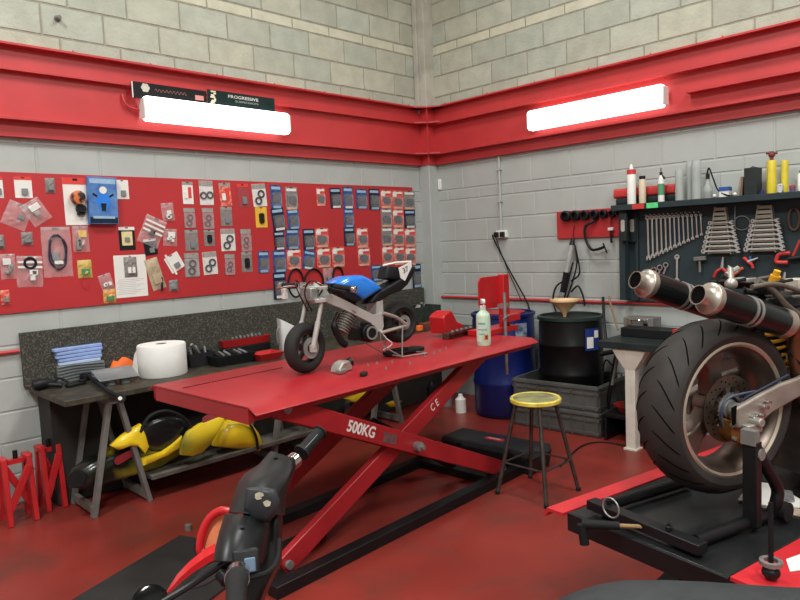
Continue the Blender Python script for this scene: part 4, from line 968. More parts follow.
pk('bag', (141, 217, 163, 246), 'tilted clear zip bag with three white stripes', 25, name='parts_bag', group=BG, y=YB-.008, opt=dict(items=1, itm='k', strip=3))
pk('card', (144, 239, 157, 255), 'black pack with white print tucked under the striped zip bag', -5, name='carded_part', group=CG, opt=dict(m=BLKP, hdr='w', item='g'))
pk('bag', (161.5, 203, 174, 221), 'small bag of white parts, upper one of two right of the striped zip bag', -4, name='parts_bag', group=BG, opt=dict(items=4, itm='w', label=None))
pk('bag', (163, 229, 177, 246), 'bag of white and grey parts, lower of two right of the striped zip bag', 3, name='parts_bag', group=BG, opt=dict(items=4, itm='w', label='w'))
c = ony(131, 276, YB); w = .245; h = (ony(131, 297, YB)-ony(131, 255, YB)).length
t = thing('paper_sheet', 'white sheet of paper with faint printed lines pinned to the red board', 'paper', M=T(c.x, YB, c.z)); w = (ony(147, 276, YB)-ony(115, 276, YB)).length
part('sheet', flat(w, h, 0, 0, 0, .001, .001), CARDW, t)
k = MB(); k.lathe([(.001, 0), (.006, 0), (.005, .008), (.001, .009)], 10, AX((0, -.001, h*.47), (0, -1, 0))); part('hanging_pin', k, STEEL, t)
k = MB()
for i in range(9): k.box((-.02*(i % 3), -.0014, -h*.08-i*h*.042), (w*(.8-.1*(i % 3)), .0006, .003))
part('printed_lines', k, mat('faint_grey_print', (176, 176, 178), .6), t)
pk('pouch', (124, 257, 137, 277), 'grey clear packet hanging on the sheet of paper', name='parts_packet', group=BG, y=YB-.002, opt=dict(l=CARDW))
pk('pouch', (148, 258, 162, 290), 'long beige bag hanging right of the sheet of paper', -14, name='parts_packet', group=BG, opt=dict(m=mat('beige_bag', (178, 160, 132), .6, var=.15, scale=20), l=mat('beige_bag', (178, 160, 132), .6)))
k = MB(); p_ = ony(161.8, 284, -.03); k.tube([p_+V((.004, 0, .05)), p_+V((0, 0, -.05))], .008, 8); k.tube([p_+V((.004, .012, .05)), p_+V((.004, 0, .05))], .004, 6); solo('pen', k, BLKP, 'thin black pen hanging at the foot of the long beige bag', 'pen')
tg = pk('card', (167, 254, 182, 271), 'white tag tied on a strip with a black part, tilted', -28, name='carded_part', group=CG, opt=dict(m=CARDW, hdr=None, item='g'))
k = MB(); k.box((-.035, -.004, -.0), (.016, .006, .17)); part('white_strip', k, CARDW, tg)
pk('pouch', (169, 280, 178, 291), 'small dark grey box at the bottom edge of the board below the tilted tag', name='parts_packet', group=BG, opt=dict(m=GRYP, l=GCARD))
# seal columns
pk('card', (182.5, 182, 193, 204), 'white card with a red print, topmost in the column of red seal packs', name='carded_part', group=CG, opt=dict(hdr='g', item='s'))
pk('seal', (183.5, 208, 195, 228.5), 'red pack of two dark seals, second down in the first column of seal packs', name='fork_seal_pack', group=SG, opt=('p', 75))
pk('card', (185, 230, 198, 251), 'grey boxed part with white label, third down in the first column of seal packs', name='carded_part', group=CG, opt=dict(m=GCARD, hdr='g', item='g'))
pk('seal', (184.5, 253, 199, 277), 'red ringed seal pack with grey header, lowest in the first column of seal packs', name='fork_seal_pack', group=SG, opt=('g', 80))
pk('seal', (199.5, 181, 213, 205), 'white seal pack with its two rings side by side, top of the second seal column', name='fork_seal_pack', group=SG, opt=('w', 5))
pk('seal', (202, 208, 213.5, 229.5), 'red seal pack below the white one with sideways rings', name='fork_seal_pack', group=SG, opt=('p', 75))
pk('card', (204, 230, 214.5, 246), 'small grey pack with black and white print, third down in the second seal column', name='carded_part', group=CG, opt=dict(m=GCARD, hdr='g', item='k'))
pk('seal', (203, 252, 217, 274.5), 'white seal pack with diagonal rings, lowest in the second seal column', -2, name='fork_seal_pack', group=SG, opt=('w', 50))
pk('card', (219.5, 183, 231, 206), 'red and white pack with a silver blister, top of the third seal column', -4, name='carded_part', group=CG, opt=dict(m=CARDR, hdr='g', item='s'))
pk('card', (220.5, 207, 232, 226), 'grey blister pack, second down in the third seal column', name='carded_part', group=CG, opt=dict(m=GCARD, hdr='g', item='g'))
pk('seal', (221, 229, 235, 251), 'white seal pack with diagonal rings, third down in the third seal column', name='fork_seal_pack', group=SG, opt=('w', 60))
pk('seal', (224.5, 254, 234.5, 275.5), 'red seal pack at the bottom of the third seal column', 2, name='fork_seal_pack', group=SG, opt=('p', 75))
pk('card', (237.5, 184, 249, 207.5), 'red blister pack with a grey part, top of the fourth seal column', -3, name='carded_part', group=CG, opt=dict(m=PINK, hdr='r', item='g'))
pk('seal', (240.5, 229, 251, 252), 'red seal pack above the grey blister in the fourth seal column', name='fork_seal_pack', group=SG, opt=('p', 80))
pk('card', (241.5, 252, 252, 272), 'grey blister pack with white base, lowest in the fourth seal column', name='carded_part', group=CG, opt=dict(m=GCARD, hdr='g', item='k'))
pk('seal', (252.5, 184, 266, 206.5), 'white seal pack above the yellow card', -4, name='fork_seal_pack', group=SG, opt=('w', 60))
pk('card', (255.5, 207, 267, 227.5), 'bright yellow card with a black part', name='carded_part', group=CG, opt=dict(m=CARDY, hdr=None, item='k'))
# brake pads
for box, cm, tl, lb in [
    ((258, 251, 269, 273), 'b', 2, 'blue brake pad pack alone at the bottom, left of the tall blue column'),
    ((270.5, 185, 281.5, 209), 'b', 0, 'blue brake pad pack at the top of the tall blue column'),
    ((272, 208, 284.5, 231), 'n', -6, 'dark blue tilted pack, second down in the tall blue column'),
    ((274, 231.5, 284.5, 250), 'n', -2, 'dark pack with a white foot, third down in the tall blue column'),
    ((273, 250.5, 286, 272.5), 'b', 0, 'blue brake pad pack, fourth down in the tall blue column'),
    ((273.5, 272.5, 286, 299), 'n', 0, 'dark blue pack at the foot of the tall blue column, behind the white brake reservoir'),
    ((285.5, 187, 297.5, 210), 'g', 0, 'grey and red pad pack, top of the second tall column'),
    ((287.5, 209, 299, 229.5), 'b', -4, 'blue pad pack, second down in the second tall column'),
    ((286, 229, 299, 249.5), 'b', 0, 'blue and white pad pack, third down in the second tall column'),
    ((287, 249, 301, 269.5), 'r', 0, 'red and blue pad pack at the foot of the second tall column'),
    ((303, 229, 314.5, 250), 'n', 0, 'dark blue pack, upper of the pair between the second tall column and the orange packs'),
    ((303, 250.5, 314.5, 269.5), 'b', 10, 'tilted blue pack, lower of the pair above the small motorcycle tank'),
    ((316.5, 188, 325, 206), 'r', 0, 'small red pack with a gold part alone in the top row'),
    ((315.5, 228, 328.5, 247.5), 'r', 0, 'orange and white pad pack, upper of two beside the dark blue pair'),
    ((317, 248, 330.5, 267.5), 'r', 0, 'orange pad pack with a blue top, lower of two beside the tilted blue pack'),
    ((330, 188, 341, 208.5), 'n', -2, 'dark blue pack in the top row left of the column of three blue packs'),
    ((332, 247, 344.5, 267), 'r', 0, 'orange pad pack at the bottom below the column of three blue packs'),
    ((343, 187, 353, 209), 'b', 0, 'blue pack at the top of the column of three above the small motorcycle'),
    ((344, 209, 353.5, 227.5), 'b', 0, 'blue pack in the middle of the column of three above the small motorcycle'),
    ((344, 227.5, 354.5, 246), 'n', 0, 'dark pack with white ring print, lowest of the column of three above the small motorcycle'),
    ((356, 189, 367, 209), 'b', 0, 'blue pack in the top row right of the column of three'),
    ((356.5, 228, 368, 248), 'r', 0, 'orange pad pack, upper of two left of the orange block of twelve'),
    ((358, 248, 370, 266), 'r', 0, 'orange pad pack, lower of two left of the orange block of twelve'),
    ((369, 189, 379.5, 210), 'n', 0, 'dark blue pack in the top row, touching the orange block of twelve'),
    ((371, 265, 383, 281), 'b', 0, 'blue card just above the black seat of the small motorcycle'),
    ((412.5, 264, 421, 288), 'n', 0, 'dark blue pack hanging at the right end behind the white number plate')]:
    pk('pads', box, lb, tl, name='brake_pad_pack', group=PG, opt=cm)
ORD = ['first', 'second', 'third', 'fourth', 'fifth', 'sixth', 'seventh', 'eighth', 'ninth', 'tenth', 'eleventh', 'twelfth', 'thirteenth']
for r_ in range(4):
    for c_i in range(3):
        x0 = 380.5+c_i*11.6+r_*.5; y0 = 190+r_*18.7+c_i*.6
        cm = 'g' if (r_, c_i) in ((0, 2), (1, 0), (2, 0)) else ('n' if (r_, c_i) in ((1, 2),) else 'r')
        colw = {'r': 'orange', 'g': 'grey', 'n': 'dark'}[cm]
        pk('pads', (x0, y0, x0+11, y0+18.4), f'{colw} pad pack in the {("top", "second", "third", "bottom")[r_]} row, {("left", "middle", "right")[c_i]} column of the block of twelve', 0, name='brake_pad_pack', group=PG, opt=cm)
# belts hung below the packs
for (cx, cy, rx, ry, lb) in ((296, 283, 7.5, 14, 'black rubber belt hanging left of its twin above the small handlebar'), (314, 283, 9.5, 14, 'black rubber belt hanging right of its twin above the small handlebar'), (338, 276, 5, 9, 'small black hose loop hanging beside the clear bag above the blue tank')):
    k = MB(); k.tube([ony(cx+rx*math.cos(2*PI*i/28), cy+ry*math.sin(2*PI*i/28), -.03) for i in range(28)], .0085, 8, closed=True); k.tube([ony(cx, cy-ry, -.017), ony(cx, cy-ry, -.034)], .005, 6); solo('rubber_belt', k, BLKR, lb, 'belt', 'black belts under the packs')
pk('bag', (323, 268, 333, 286), 'clear bag of grey bits above the blue tank of the small motorcycle', name='parts_bag', group=BG, opt=dict(items=4, itm='g'))

# ------------------------------------------------------------------ banners above the left light
def banner(x0, y0, x1, y1, label):
    a, b = ony(x0, y0, -.13), ony(x1, y1, -.13); return a, b
BNM = mat('black_banner_vinyl', (26, 26, 28), .35, var=.1)
z0, z1 = 2.735, 2.86
# the two banners stand on the beam behind the lamp
a, b = ony(131, 90, -.112), ony(206, 98, -.112)
bn = thing('banner', 'black banner with a small pale emblem on the left end above the lit tube', 'banner', M=T((a.x+b.x)/2, -.118, 2.755))
w = b.x-a.x; part('cloth', flat(w, .115, 0, 0, 0, .004), BNM, bn); part('white_edge', flat(.008, .113, -w/2+.006, 0, .004, .001), CARDW, bn)
k = MB()
for i in range(6): k.lathe([(.001, 0), (.014, 0), (.014, .003), (.001, .003)], 10, AX((-w/2+.10+.018*math.cos(i*PI/3), -.004, .022+.018*math.sin(i*PI/3)), (0, -1, 0)))
k.lathe([(.001, 0), (.018, 0), (.018, .004), (.001, .004)], 12, AX((-w/2+.10, -.004, .022), (0, -1, 0))); part('flower_emblem', k, mat('pale_print', (206, 204, 190), .5), bn)
FRN = Matrix(((1, 0, 0, 0), (0, 0, -1, 0), (0, 1, 0, 0), (0, 0, 0, 1)))
k = MB()
R = random.Random(3)
pts = [(-w/2+.17+i*.0075, -.0055, .012+.011*math.sin(i*1.7)+.004*R.random()) for i in range(34)]
k.tube(smooth_path(pts, 2), .0016, 5); part('script_line', k, mat('dull_pink_print', (150, 104, 100), .5), bn)
part('pink_patch', flat(.07, .035, w/2-.06, .0, .004, .001), mat('dull_pink_patch', (196, 128, 126), .5), bn)
a, b = ony(206, 99, -.112), ony(274, 104, -.112)
bn = thing('banner', 'dark green black banner reading PROGRESSIVE SUSPENSION above the lit tube', 'banner', M=T((a.x+b.x)/2+.004, -.118, 2.772))
w = b.x-a.x-.01; part('cloth', flat(w, .115, 0, 0, 0, .004), mat('green_black_banner', (22, 40, 40), .35, var=.1), bn)
k = MB()
for i in range(7): k.box((-w/2+.05+.012*math.sin(i*1.9), -.0055, .045-i*.014), (.03+.012*math.cos(i*2.3), .002, .011))
part('emblem', k, mat('cream_print', (222, 214, 180), .5), bn)
text('title', 'PROGRESSIVE', .034, T(.01, -.0045, .024) @ FRN, CARDW, bn, sx=1.35)
text('subtitle', 'SUSPENSION', .022, T(.04, -.0045, -.008) @ FRN, mat('faded_print', (150, 160, 156), .5), bn, sx=1.7)
cbl = MB(); cbl.tube(smooth_path([ony(122, 94, -.06), ony(124, 101, -.075), ony(129, 107, -.08), ony(139, 110, -.085)], 6), .009, 8); solo('cable', cbl, BEAMR, 'short red painted cable looping into the left end of the lit tube', 'cable')
k = MB(); p_ = ony(57, 19); k.lathe([(.022, 0), (.022, .01), (.014, .012), (.014, .05), (.001, .055)], 12, AX(p_, (0, -1, 0))); solo('wall_bolt', k, GREYST, 'round bolt in the bare blocks above the red beam at upper left', 'bolt')
# ------------------------------------------------------------------ small fittings on the walls
k = MB(); k.tube([(-8, -.022, 1.013), (-.13, -.022, 1.013)], .013, 10)
p1 = k; k = MB(); k.tube([(-.022, -.14, 1.013), (-.022, -4.6, 1.013)], .013, 10)
solo('wall_pipe', k, BEAMR, 'thin red pipe running along the right wall above the barrels', 'pipe')
solo('wall_pipe', p1, BEAMR, 'thin red pipe running along the left wall at the left edge behind the splashback', 'pipe') if False else None
k = MB(); k.tube([(-8, -.022, ony(8, 352).z), (-4.0, -.022, ony(8, 352).z)], .013, 10); solo('wall_pipe', k, BEAMR, 'thin red pipe on the left wall ending at the bench splashback', 'pipe')
a = onx(498.7, 160, -.02); b = onx(501.4, 231, -.02)
cdt = thing('socket', 'white double socket on a grey conduit on the right wall with two plugs in it', 'socket', M=T(0, (a.y+b.y)/2, onx(504, 234, 0).z) @ RZ(-90))
zs = onx(504, 234, 0).z; yc = (a.y+b.y)/2
k = MB(); k.tube([(-.02, yc, 2.38), (-.02, yc, zs)], .0125, 10); part('conduit', k, WALLP, cdt, world=True)
for zz in (2.25, 1.95):
    k = MB(); k.box((-.018, yc, zz), (.036, .045, .02)); part('clip', k, WALLP, cdt, world=True)
k = MB(); k.box((-.022, yc-.012, zs), (.044, .115, .07)); part('face_plate', k, WHT, cdt, world=True, bev=.005)
for dy in (.03, -.04):
    k = MB(); k.box((-.06, yc+dy, zs-.004), (.035, .04, .05)); part('plug', k, BLKP, cdt, world=True, bev=.005)
for (pts, r_, lb) in (([(492.5, 236), (500, 252), (512, 275), (526, 300), (530, 312)], .007, 'thick black cable hanging from the wall socket down behind the barrels'), ([(496, 238), (503, 258), (512, 280), (522, 302)], .004, 'thin black cable hanging from the wall socket beside the thick one')):
    k = MB(); k.tube(smooth_path([V((-.06, yc+.03, zs-.02))]+[onx(a_, b_, -.05) for a_, b_ in pts], 4), r_, 6); solo('cable', k, BLKR, lb, 'cable', 'cables from the wall socket')
p_ = ony(439.5, 185, -.15)
pr = thing('motion_sensor', 'white motion sensor on the grey corner column', 'sensor', M=T(p_.x, -.142, p_.z) @ RZ(10))
k = MB(); k.prism(rrect(.055, .115, .02), .04, Matrix(((1, 0, 0, 0), (0, 0, -1, 0), (0, 1, 0, 0), (0, 0, 0, 1)))); part('case', k, WHT, pr, bev=.006)
k = MB(); k.lathe([(.001, .0405), (.009, .0405), (.009, .043), (.001, .043)], 14, Matrix(((1, 0, 0, 0), (0, 0, -1, 0), (0, 1, 0, .015), (0, 0, 0, 1)))); part('lens', k, BLKP, pr)
# ------------------------------------------------------------------ things on the dark bench
BZ = .761
def at_bench(px, py): p = onz(px, py, BZ); return p
def scl(p): return (p-CP).dot(CF)/FPX           # metres per pixel at p
c = at_bench(79, 380); c.y = max(c.y, -.42)
s = scl(c)
gb = thing('grey_box', 'grey ribbed box on the dark bench under the stack of pale blue cloths', 'box', loc=(c.x+.03, c.y+.10, BZ), rz=-4)
k = MB(); k.box((0, 0, .055), (.30, .22, .11)); part('body', k, mat('grey_ribbed_plastic', (118, 124, 126), .5, var=.06), gb, bev=.004)
for i in range(5):
    k = MB(); k.tube(smooth_path([(-.148, -.112, .012+i*.022), (-.05, -.113, .026+i*.02), (.05, -.113, .028+i*.018), (.148, -.112, .014+i*.02)], 5), .004, 6); part('rib', k, mat('dark_rib', (66, 70, 72), .5), gb)
bl = thing('cloth_stack', 'stack of pale blue folded cloths on the grey ribbed box', 'cloth stack', loc=(c.x+.03, c.y+.10, BZ+.112), rz=-4)
LB = mat('pale_blue_cloth', (146, 170, 222), .75, var=.08, scale=20, bump=.1)
for i in range(5):
    k = MB(); w_ = .27+.012*i; k.prism(rrect(w_, .2, .012), .022, T(-.004*i+.006*(i % 2), 0, .0+i*.024) @ RZ(-3+2.5*i) @ RX(1.2*(i-2)*0)); part('folded_cloth', k, LB if i > 0 else mat('light_blue_cloth', (178, 196, 228), .75, var=.06), bl, bev=.004)
c = at_bench(165, 378)
pr_ = thing('paper_roll', 'large white paper roll standing on the dark bench', 'paper roll', loc=(c.x+.055, c.y+.14, BZ))
rr_ = 24*scl(c)
WPAP = mat('white_paper_towel', (232, 232, 228), .85, var=.02, bump=.12, scale=12)
k = MB(); hh = .215; n_ = 10
prof = [(.03, 0)]+[(rr_*(1-.01*(i % 2)), hh*i/n_) for i in range(n_+1)]+[(.03, hh), (.03, 0)]
k.lathe([(.035, 0), (rr_*.97, 0), (rr_, .008), (rr_, hh-.008), (rr_*.97, hh), (.035, hh)], 48, closed=True); part('roll', k, WPAP, pr_)
k = MB(); k.lathe([(.036, .001), (.036, hh+.001), (.03, hh+.001), (.03, .001)], 20, closed=True); part('core', k, mat('cardboard_core', (150, 124, 96), .8), pr_)
k = MB(); P0 = V((-CR.x, -CR.y, 0)).normalized()*(rr_*.96); k.loft([[P0+V((0, 0, .21)), P0+V((-.035, .005, .15)), P0+V((-.035, .004, .148)), P0+V((.002, -.001, .208))], [P0+V((0, 0, .1)), P0+V((-.06, -.005, .06)), P0+V((-.06, -.006, .058)), P0+V((.002, -.001, .1))], [P0+V((0.01, 0, .0)), P0+V((-.02, -.02, .003)), P0+V((-.02, -.021, .002)), P0+V((.012, -.001, .0))]]); part('loose_sheet', k, WPAP, pr_, smooth=60)
c = at_bench(121, 374); c.y -= .06
oc = MB(); R = random.Random(5); rings = []
for j in range(9):
    x = -.11+.22*j/8; hgt = .10*math.sin(PI*j/8)**.5+.006
    rings.append([V((c.x+.02+x, c.y+.07+.05*math.cos(PI*i/7)+.01*R.random(), BZ-.004+max(0, hgt*math.sin(PI*i/7)*(.7+.5*R.random())))) for i in range(8)])
oc.loft(rings); solo('rag', oc, mat('orange_rag', (232, 106, 42), .8, var=.08, scale=20), 'crumpled orange rag behind the silver tray on the dark bench', 'rag', smooth=60)
c = at_bench(120, 384)
ty = thing('tray', 'shallow silver tray resting on two jars on the dark bench left of the paper roll', 'tray', loc=(c.x, c.y+.07, BZ), rz=-6)
k = MB(); k.loft([[T(0, 0, .022) @ RX(13) @ V((x*a, y*b, z)) for x, y in ((-1, -1), (1, -1), (1, 1), (-1, 1))] for a, b, z in ((.11, .09, .032), (.125, .105, .045), (.12, .10, .045), (.107, .087, .036))]); part('tray_body', k, mat('dull_silver_tray', (164, 170, 172), .35, .6, var=.1), ty)
for xx in (-.04, .05):
    k = MB(); k.lathe([(.035, 0), (.036, .031), (.001, .031)], 18, T(xx, -.04, 0)); part('jar', k, mat('smoky_jar', (120, 128, 132), .2, var=.1), ty)
# black tools at the left end
c = at_bench(50, 390)
pl = thing('heat_gun', 'black air tool with a long handle at the left end of the dark bench', 'tool', loc=(c.x, c.y+.05, BZ), rz=8)
k = MB(); k.lathe([(.001, 0), (.03, .01), (.036, .05), (.028, .10), (.02, .13), (.001, .135)], 16, AX((-.09, .02, .036), (1, -.1, .02))); part('body', k, BLKP, pl)
k = MB(); k.tube([(.0, .0, .03), (.07, -.05, .016)], .016, 10); part('handle', k, BLKP, pl)
k = MB(); k.tube(smooth_path([(.04, .01, .03), (.09, .03, .05), (.13, .0, .02), (.10, -.04, .008)], 6), .008, 8); part('hose', k, BLKR, pl)
c = at_bench(77, 386)
k = MB(); k.prism(rrect(.13, .05, .02), .018, T(c.x, c.y+.02, BZ) @ RZ(14)); k.prism(rrect(.05, .03, .01), .012, T(c.x+.05, c.y+.035, BZ+.018) @ RZ(14)); solo('glasses_case', k, BLK, 'flat black case at the front edge of the dark bench', 'case', bev=.004)
c = at_bench(42, 389); k = MB(); k.prism(rrect(.10, .05, .008), .016, T(c.x, c.y+.03, BZ) @ RZ(10)); solo('sanding_block', k, mat('dusky_pink_block', (118, 84, 78), .8, var=.15), 'dusky pink block under the black air tool on the bench', 'block')
c = at_bench(103, 381); k = MB(); k.tube([c+V((-.05, .03, .012)), c+V((.05, .05, .012))], [.012, .014], 10); k.box((c.x+.065, c.y+.053, BZ+.013), (.03, .02, .024)); solo('screwdriver', k, mat('blue_handle', (44, 80, 140), .45), 'blue handled tool lying in front of the silver tray', 'tool')
c0, c1 = at_bench(88, 381), None
gr = thing('air_ratchet', 'black ratchet with round head hanging over the bench front edge', 'ratchet', loc=(c0.x, c0.y, BZ))
k = MB(); k.lathe([(.001, 0), (.034, 0), (.038, .012), (.034, .05), (.001, .055)], 20, T(c0.x, c0.y+.04, BZ)); part('head', k, BLKP, gr, world=True)
e_ = ony(121, 398, -.765); m_ = onz(108, 391, BZ+.02); k = MB(); k.tube([c0+V((.01, .02, .035)), m_, ony(117, 395.5, -.755), e_], [.011, .012, .012, .012], 10); part('handle', k, BLKR, gr, world=True)
k = MB(); k.lathe([(.001, -.012), (.026, -.012), (.03, 0), (.026, .012), (.001, .012)], 18, AX(e_, ray(121, 397))); en = part('round_end', k, BLKP, gr, world=True)
k = MB(); k.lathe([(.001, 0), (.012, 0), (.012, .002), (.001, .002)], 12, AX(e_-CF*.013, -ray(121, 397))); part('white_mark', k, CARDW, en, world=True)
# right of the roll
c = at_bench(203, 366)
bx_ = thing('tool_bag', 'dark open tool bag with a silver handle right of the paper roll', 'tool bag', loc=(c.x, c.y+.06, BZ), rz=-5)
k = MB(); k.loft([[V((x*a, y*b, z)) for x, y in ((-1, -1), (1, -1), (1, 1), (-1, 1))] for a, b, z in ((.09, .07, 0), (.10, .08, .10), (.09, .07, .10), (.08, .06, .02))]); part('bag_body', k, mat('black_canvas', (34, 33, 36), .8, var=.2), bx_)
k = MB(); k.tube([(-.07, -.06, .17), (.0, -.02, .09)], .012, 8); part('silver_handle', k, STEEL, bx_)
for i in range(5):
    k = MB(); k.tube([(-.04+.025*i, 0, .05), (-.06+.03*i, .02*(i % 3), .12+.012*(i % 3))], .008, 8); part('tool_handle', k, BLKP if i % 2 else GRYP, bx_)
c = at_bench(234, 364)
tb = thing('tool_tray', 'black plastic tool tray on the bench behind the red lift', 'tray', loc=(c.x, c.y+.06, BZ), rz=-3)
k = MB(); k.loft([[V((x*a, y*b, z)) for x, y in ((-1, -1), (1, -1), (1, 1), (-1, 1))] for a, b, z in ((.14, .09, 0), (.16, .11, .075), (.15, .10, .075), (.13, .08, .02))]); part('tray_body', k, BLKP, tb)
for i in range(6):
    k = MB(); k.tube([(-.11+.045*i, -.05, .07), (-.09+.04*i, .06, .085)], .009, 8); part('tool', k, [BLKR, STEEL, GRYP][i % 3], tb)
c = at_bench(250, 352)
rt = thing('tool_case', 'open red metal tool tray full of sockets, behind the front wheel of the small motorcycle', 'tool tray', loc=(c.x-.02, c.y+.10, BZ+.06), rz=-2)
k = MB(); k.loft([[V((x*a, y*b, z)) for x, y in ((-1, -1), (1, -1), (1, 1), (-1, 1))] for a, b, z in ((.20, .09, 0), (.22, .11, .06), (.21, .10, .06), (.19, .08, .015))]); part('tray_body', k, REDP, rt)
k = MB(); k.prism(rrect(.30, .13, .01), .012, T(-.03, .05, .065) @ RX(14)); part('lid', k, REDP, rt, bev=.003)
for i in range(8):
    k = MB(); k.tube([(-.1+.036*i, -.06, .055), (-.09+.036*i, -.02, .07+.005*(i % 3))], .010, 8); part('socket', k, STEEL, rt)
k = MB(); k.box((-.05, -.02, .085), (.18, .014, .014)); part('steel_bar', k, STEEL, rt)
k = MB(); k.box((c.x-.02, c.y+.10, BZ+.029), (.44, .2, .056)); solo('black_case', k, BLKP, 'black case on the bench under the open red tool tray', 'case', bev=.006)
c = at_bench(270, 360)
k = MB(); k.loft([[V((c.x+x*a, c.y+.05+y*b, BZ+z)) for x, y in ((-1, -1), (1, -1), (1, 1), (-1, 1))] for a, b, z in ((.08, .06, 0), (.11, .09, .055), (.10, .08, .055), (.07, .05, .012))]); solo('drip_tray', k, REDP, 'small red open tray beside the front wheel of the small motorcycle', 'tray')
c = at_bench(291, 352)
jg = thing('plastic_container', 'white cut open plastic container behind the front wheel of the small motorcycle', 'container', loc=(c.x+.05, c.y+.08, BZ), rz=-20)
rings = []
for z, a_, b_, sl in ((0, .075, .06, 0), (.015, .08, .065, 0), (.20, .085, .068, .05), (.20, .079, .062, .05), (.03, .073, .058, 0)): rings.append([V((x, y, z-sl*x/.085*1.0+.02*(z > .1))) for x, y in rrect(2*a_, 2*b_, .02, 4)])
k = MB(); k.loft(rings); part('body', k, mat('milky_plastic', (222, 224, 222), .45, var=.04), jg)
k = MB(); k.tube(smooth_path([(-.08, 0, .20), (-.10, 0, .17), (-.10, 0, .08), (-.075, 0, .06)], 6), .006, 8); part('handle', k, STEEL, jg)
# right end of the bench, seen behind the rear wheel of the small bike
def ebox(nm, px0, py0, px1, py1, dpt, m, label, cat, y=-.3, **kw):
    a = ony(px0, py1, y); b = ony(px1, py0, y); k = MB(); k.box(((a.x+b.x)/2, y+dpt/2, (a.z+b.z)/2), (b.x-a.x, dpt, b.z-a.z)); return k
c = onz(424, 322, BZ); a = ony(410, 317, -.35); b = ony(440, 297, -.35)
cr_ = thing('parts_crate', 'dark green crate full of junk at the right end of the dark bench', 'crate', loc=((a.x+b.x)/2, -.24, BZ+.03))
w_, h_ = b.x-a.x, .17
k = MB()
for s_ in (-1, 1): k.box((s_*w_/2, 0, h_/2), (.012, .22, h_)); k.box((0, s_*.11, h_/2), (w_, .012, h_))
k.box((0, 0, .006), (w_, .22, .012)); part('body', k, mat('dark_green_crate', (44, 52, 46), .6, var=.35, scale=30), cr_)
R = random.Random(11)
for i in range(9):
    k = MB(); p0 = V((R.uniform(-.4, .4)*w_, R.uniform(-.09, .09), h_*.8)); k.tube([p0, p0+V((R.uniform(-.05, .05), R.uniform(-.03, .03), R.uniform(.02, .06)))], R.uniform(.008, .02), 8); part('scrap', k, [STEEL, BLKP, GRYP, ALU][i % 4], cr_)
k = MB(); k.box((cr_.location.x, -.24, BZ+.014), (w_+.1, .24, .026)); solo('board_offcut', k, mat('dark_board', (44, 41, 38)), 'dark board under the green junk crate', 'board')
p = onz(414, 322, BZ)
k = MB(); k.lathe([(.03, 0), (.032, .05), (.026, .062), (.001, .062)], 18, T(p.x, p.y, BZ)); solo('can', k, BLUE, 'small blue can on the bench behind the rear wheel of the small motorcycle', 'can')
p = onz(430, 328, BZ)
k = MB(); k.box((p.x, p.y, BZ+.03), (.22, .09, .06)); solo('wood_block', k, mat('brown_wood', (120, 66, 44), .65, var=.25, scale=12), 'brown wooden block on the bench left of the red vise', 'block', bev=.004)
p = onz(418, 331, BZ+.0); 
k = MB(); k.prism(rrect(.07, .05, .018), .055, T(p.x, p.y-.02, BZ)); solo('orange_cap', k, mat('bright_orange_plastic', (238, 112, 48), .5), 'bright orange plastic cap on the bench beside the rear wheel of the small motorcycle', 'cap', bev=.01)
# ------------------------------------------------------------------ small things on the red lift
LZ = .901
p = onz(345, 372, LZ)
cv_ = thing('carburettor', 'silver carburettor lying on the red lift behind the front wheel', 'carburettor', loc=(p.x, p.y+.03, LZ), rz=10)
k = MB(); k.prism([(-.06, 0), (.055, 0), (.06, .03), (.03, .06), (-.02, .055), (-.05, .03)], .07, T(0, .035, 0) @ RX(90)); part('body', k, ALU, cv_, bev=.008)
k = MB(); k.lathe([(.02, -.005), (.026, .0), (.026, .02), (.018, .022), (.018, .0)], 16, AX((.05, -.01, .04), (1, -.4, .2))); part('intake', k, BLK, cv_)
k = MB(); k.box((-.045, -.04, .012), (.06, .03, .022)); part('float_bowl', k, STEEL, cv_, bev=.004)
p = onz(365, 376, LZ); k = MB(); k.prism(rrect(.05, .035, .012), .022, T(p.x, p.y+.01, LZ) @ RZ(30)); solo('foam_piece', k, mat('dark_foam', (44, 38, 38), .9), 'small dark lump at the near edge of the red lift', 'lump', bev=.006)
p = onz(404, 354, LZ)
fo = MB(); fo.prism(rrect(.30, .11, .045), .02, T(p.x+.02, p.y+.02, LZ+.006) @ RZ(-4)); fo.prism(rrect(.12, .06, .02), .012, T(p.x-.02, p.y+.02, LZ+.026) @ RZ(-4)); fo.box((p.x+.02, p.y-.0, LZ+.004), (.05, .03, .008))
solo('seat_pad', fo, BLKR, 'long flat black pad lying on the red lift under the small rear wheel', 'pad', bev=.005)
for i, (px, py) in enumerate([(368, 366), (377, 364), (386, 369), (392, 363), (410, 364), (440, 352), (446, 349), (434, 354), (425, 357)]):
    p = onz(px, py, LZ); k = MB(); k.lathe([(.001, 0), (.008, 0), (.008, .006), (.004, .006), (.004, .016), (.001, .016)], 8, T(p.x, p.y, LZ) @ RX(0)); solo('bolt', k, STEEL, 'tiny loose bolt lying on the red lift table', 'bolt', 'loose bolts on the red lift')
p = onz(484, 345, LZ); s = scl(p); rB = 7.0*s; hB = 36*s
sb = thing('spray_bottle', 'pale green spray bottle with white trigger standing on the red lift', 'spray bottle', loc=(p.x, p.y, LZ), rz=-40)
k = MB(); k.lathe([(.001, 0), (rB*.95, 0), (rB, .006), (rB, hB*.8), (rB*.9, hB*.88), (rB*.42, hB*.97), (rB*.38, hB*1.02), (.001, hB*1.02)], 28); part('bottle', k, mat('pale_green_plastic', (190, 214, 190), .35, var=.04), sb)
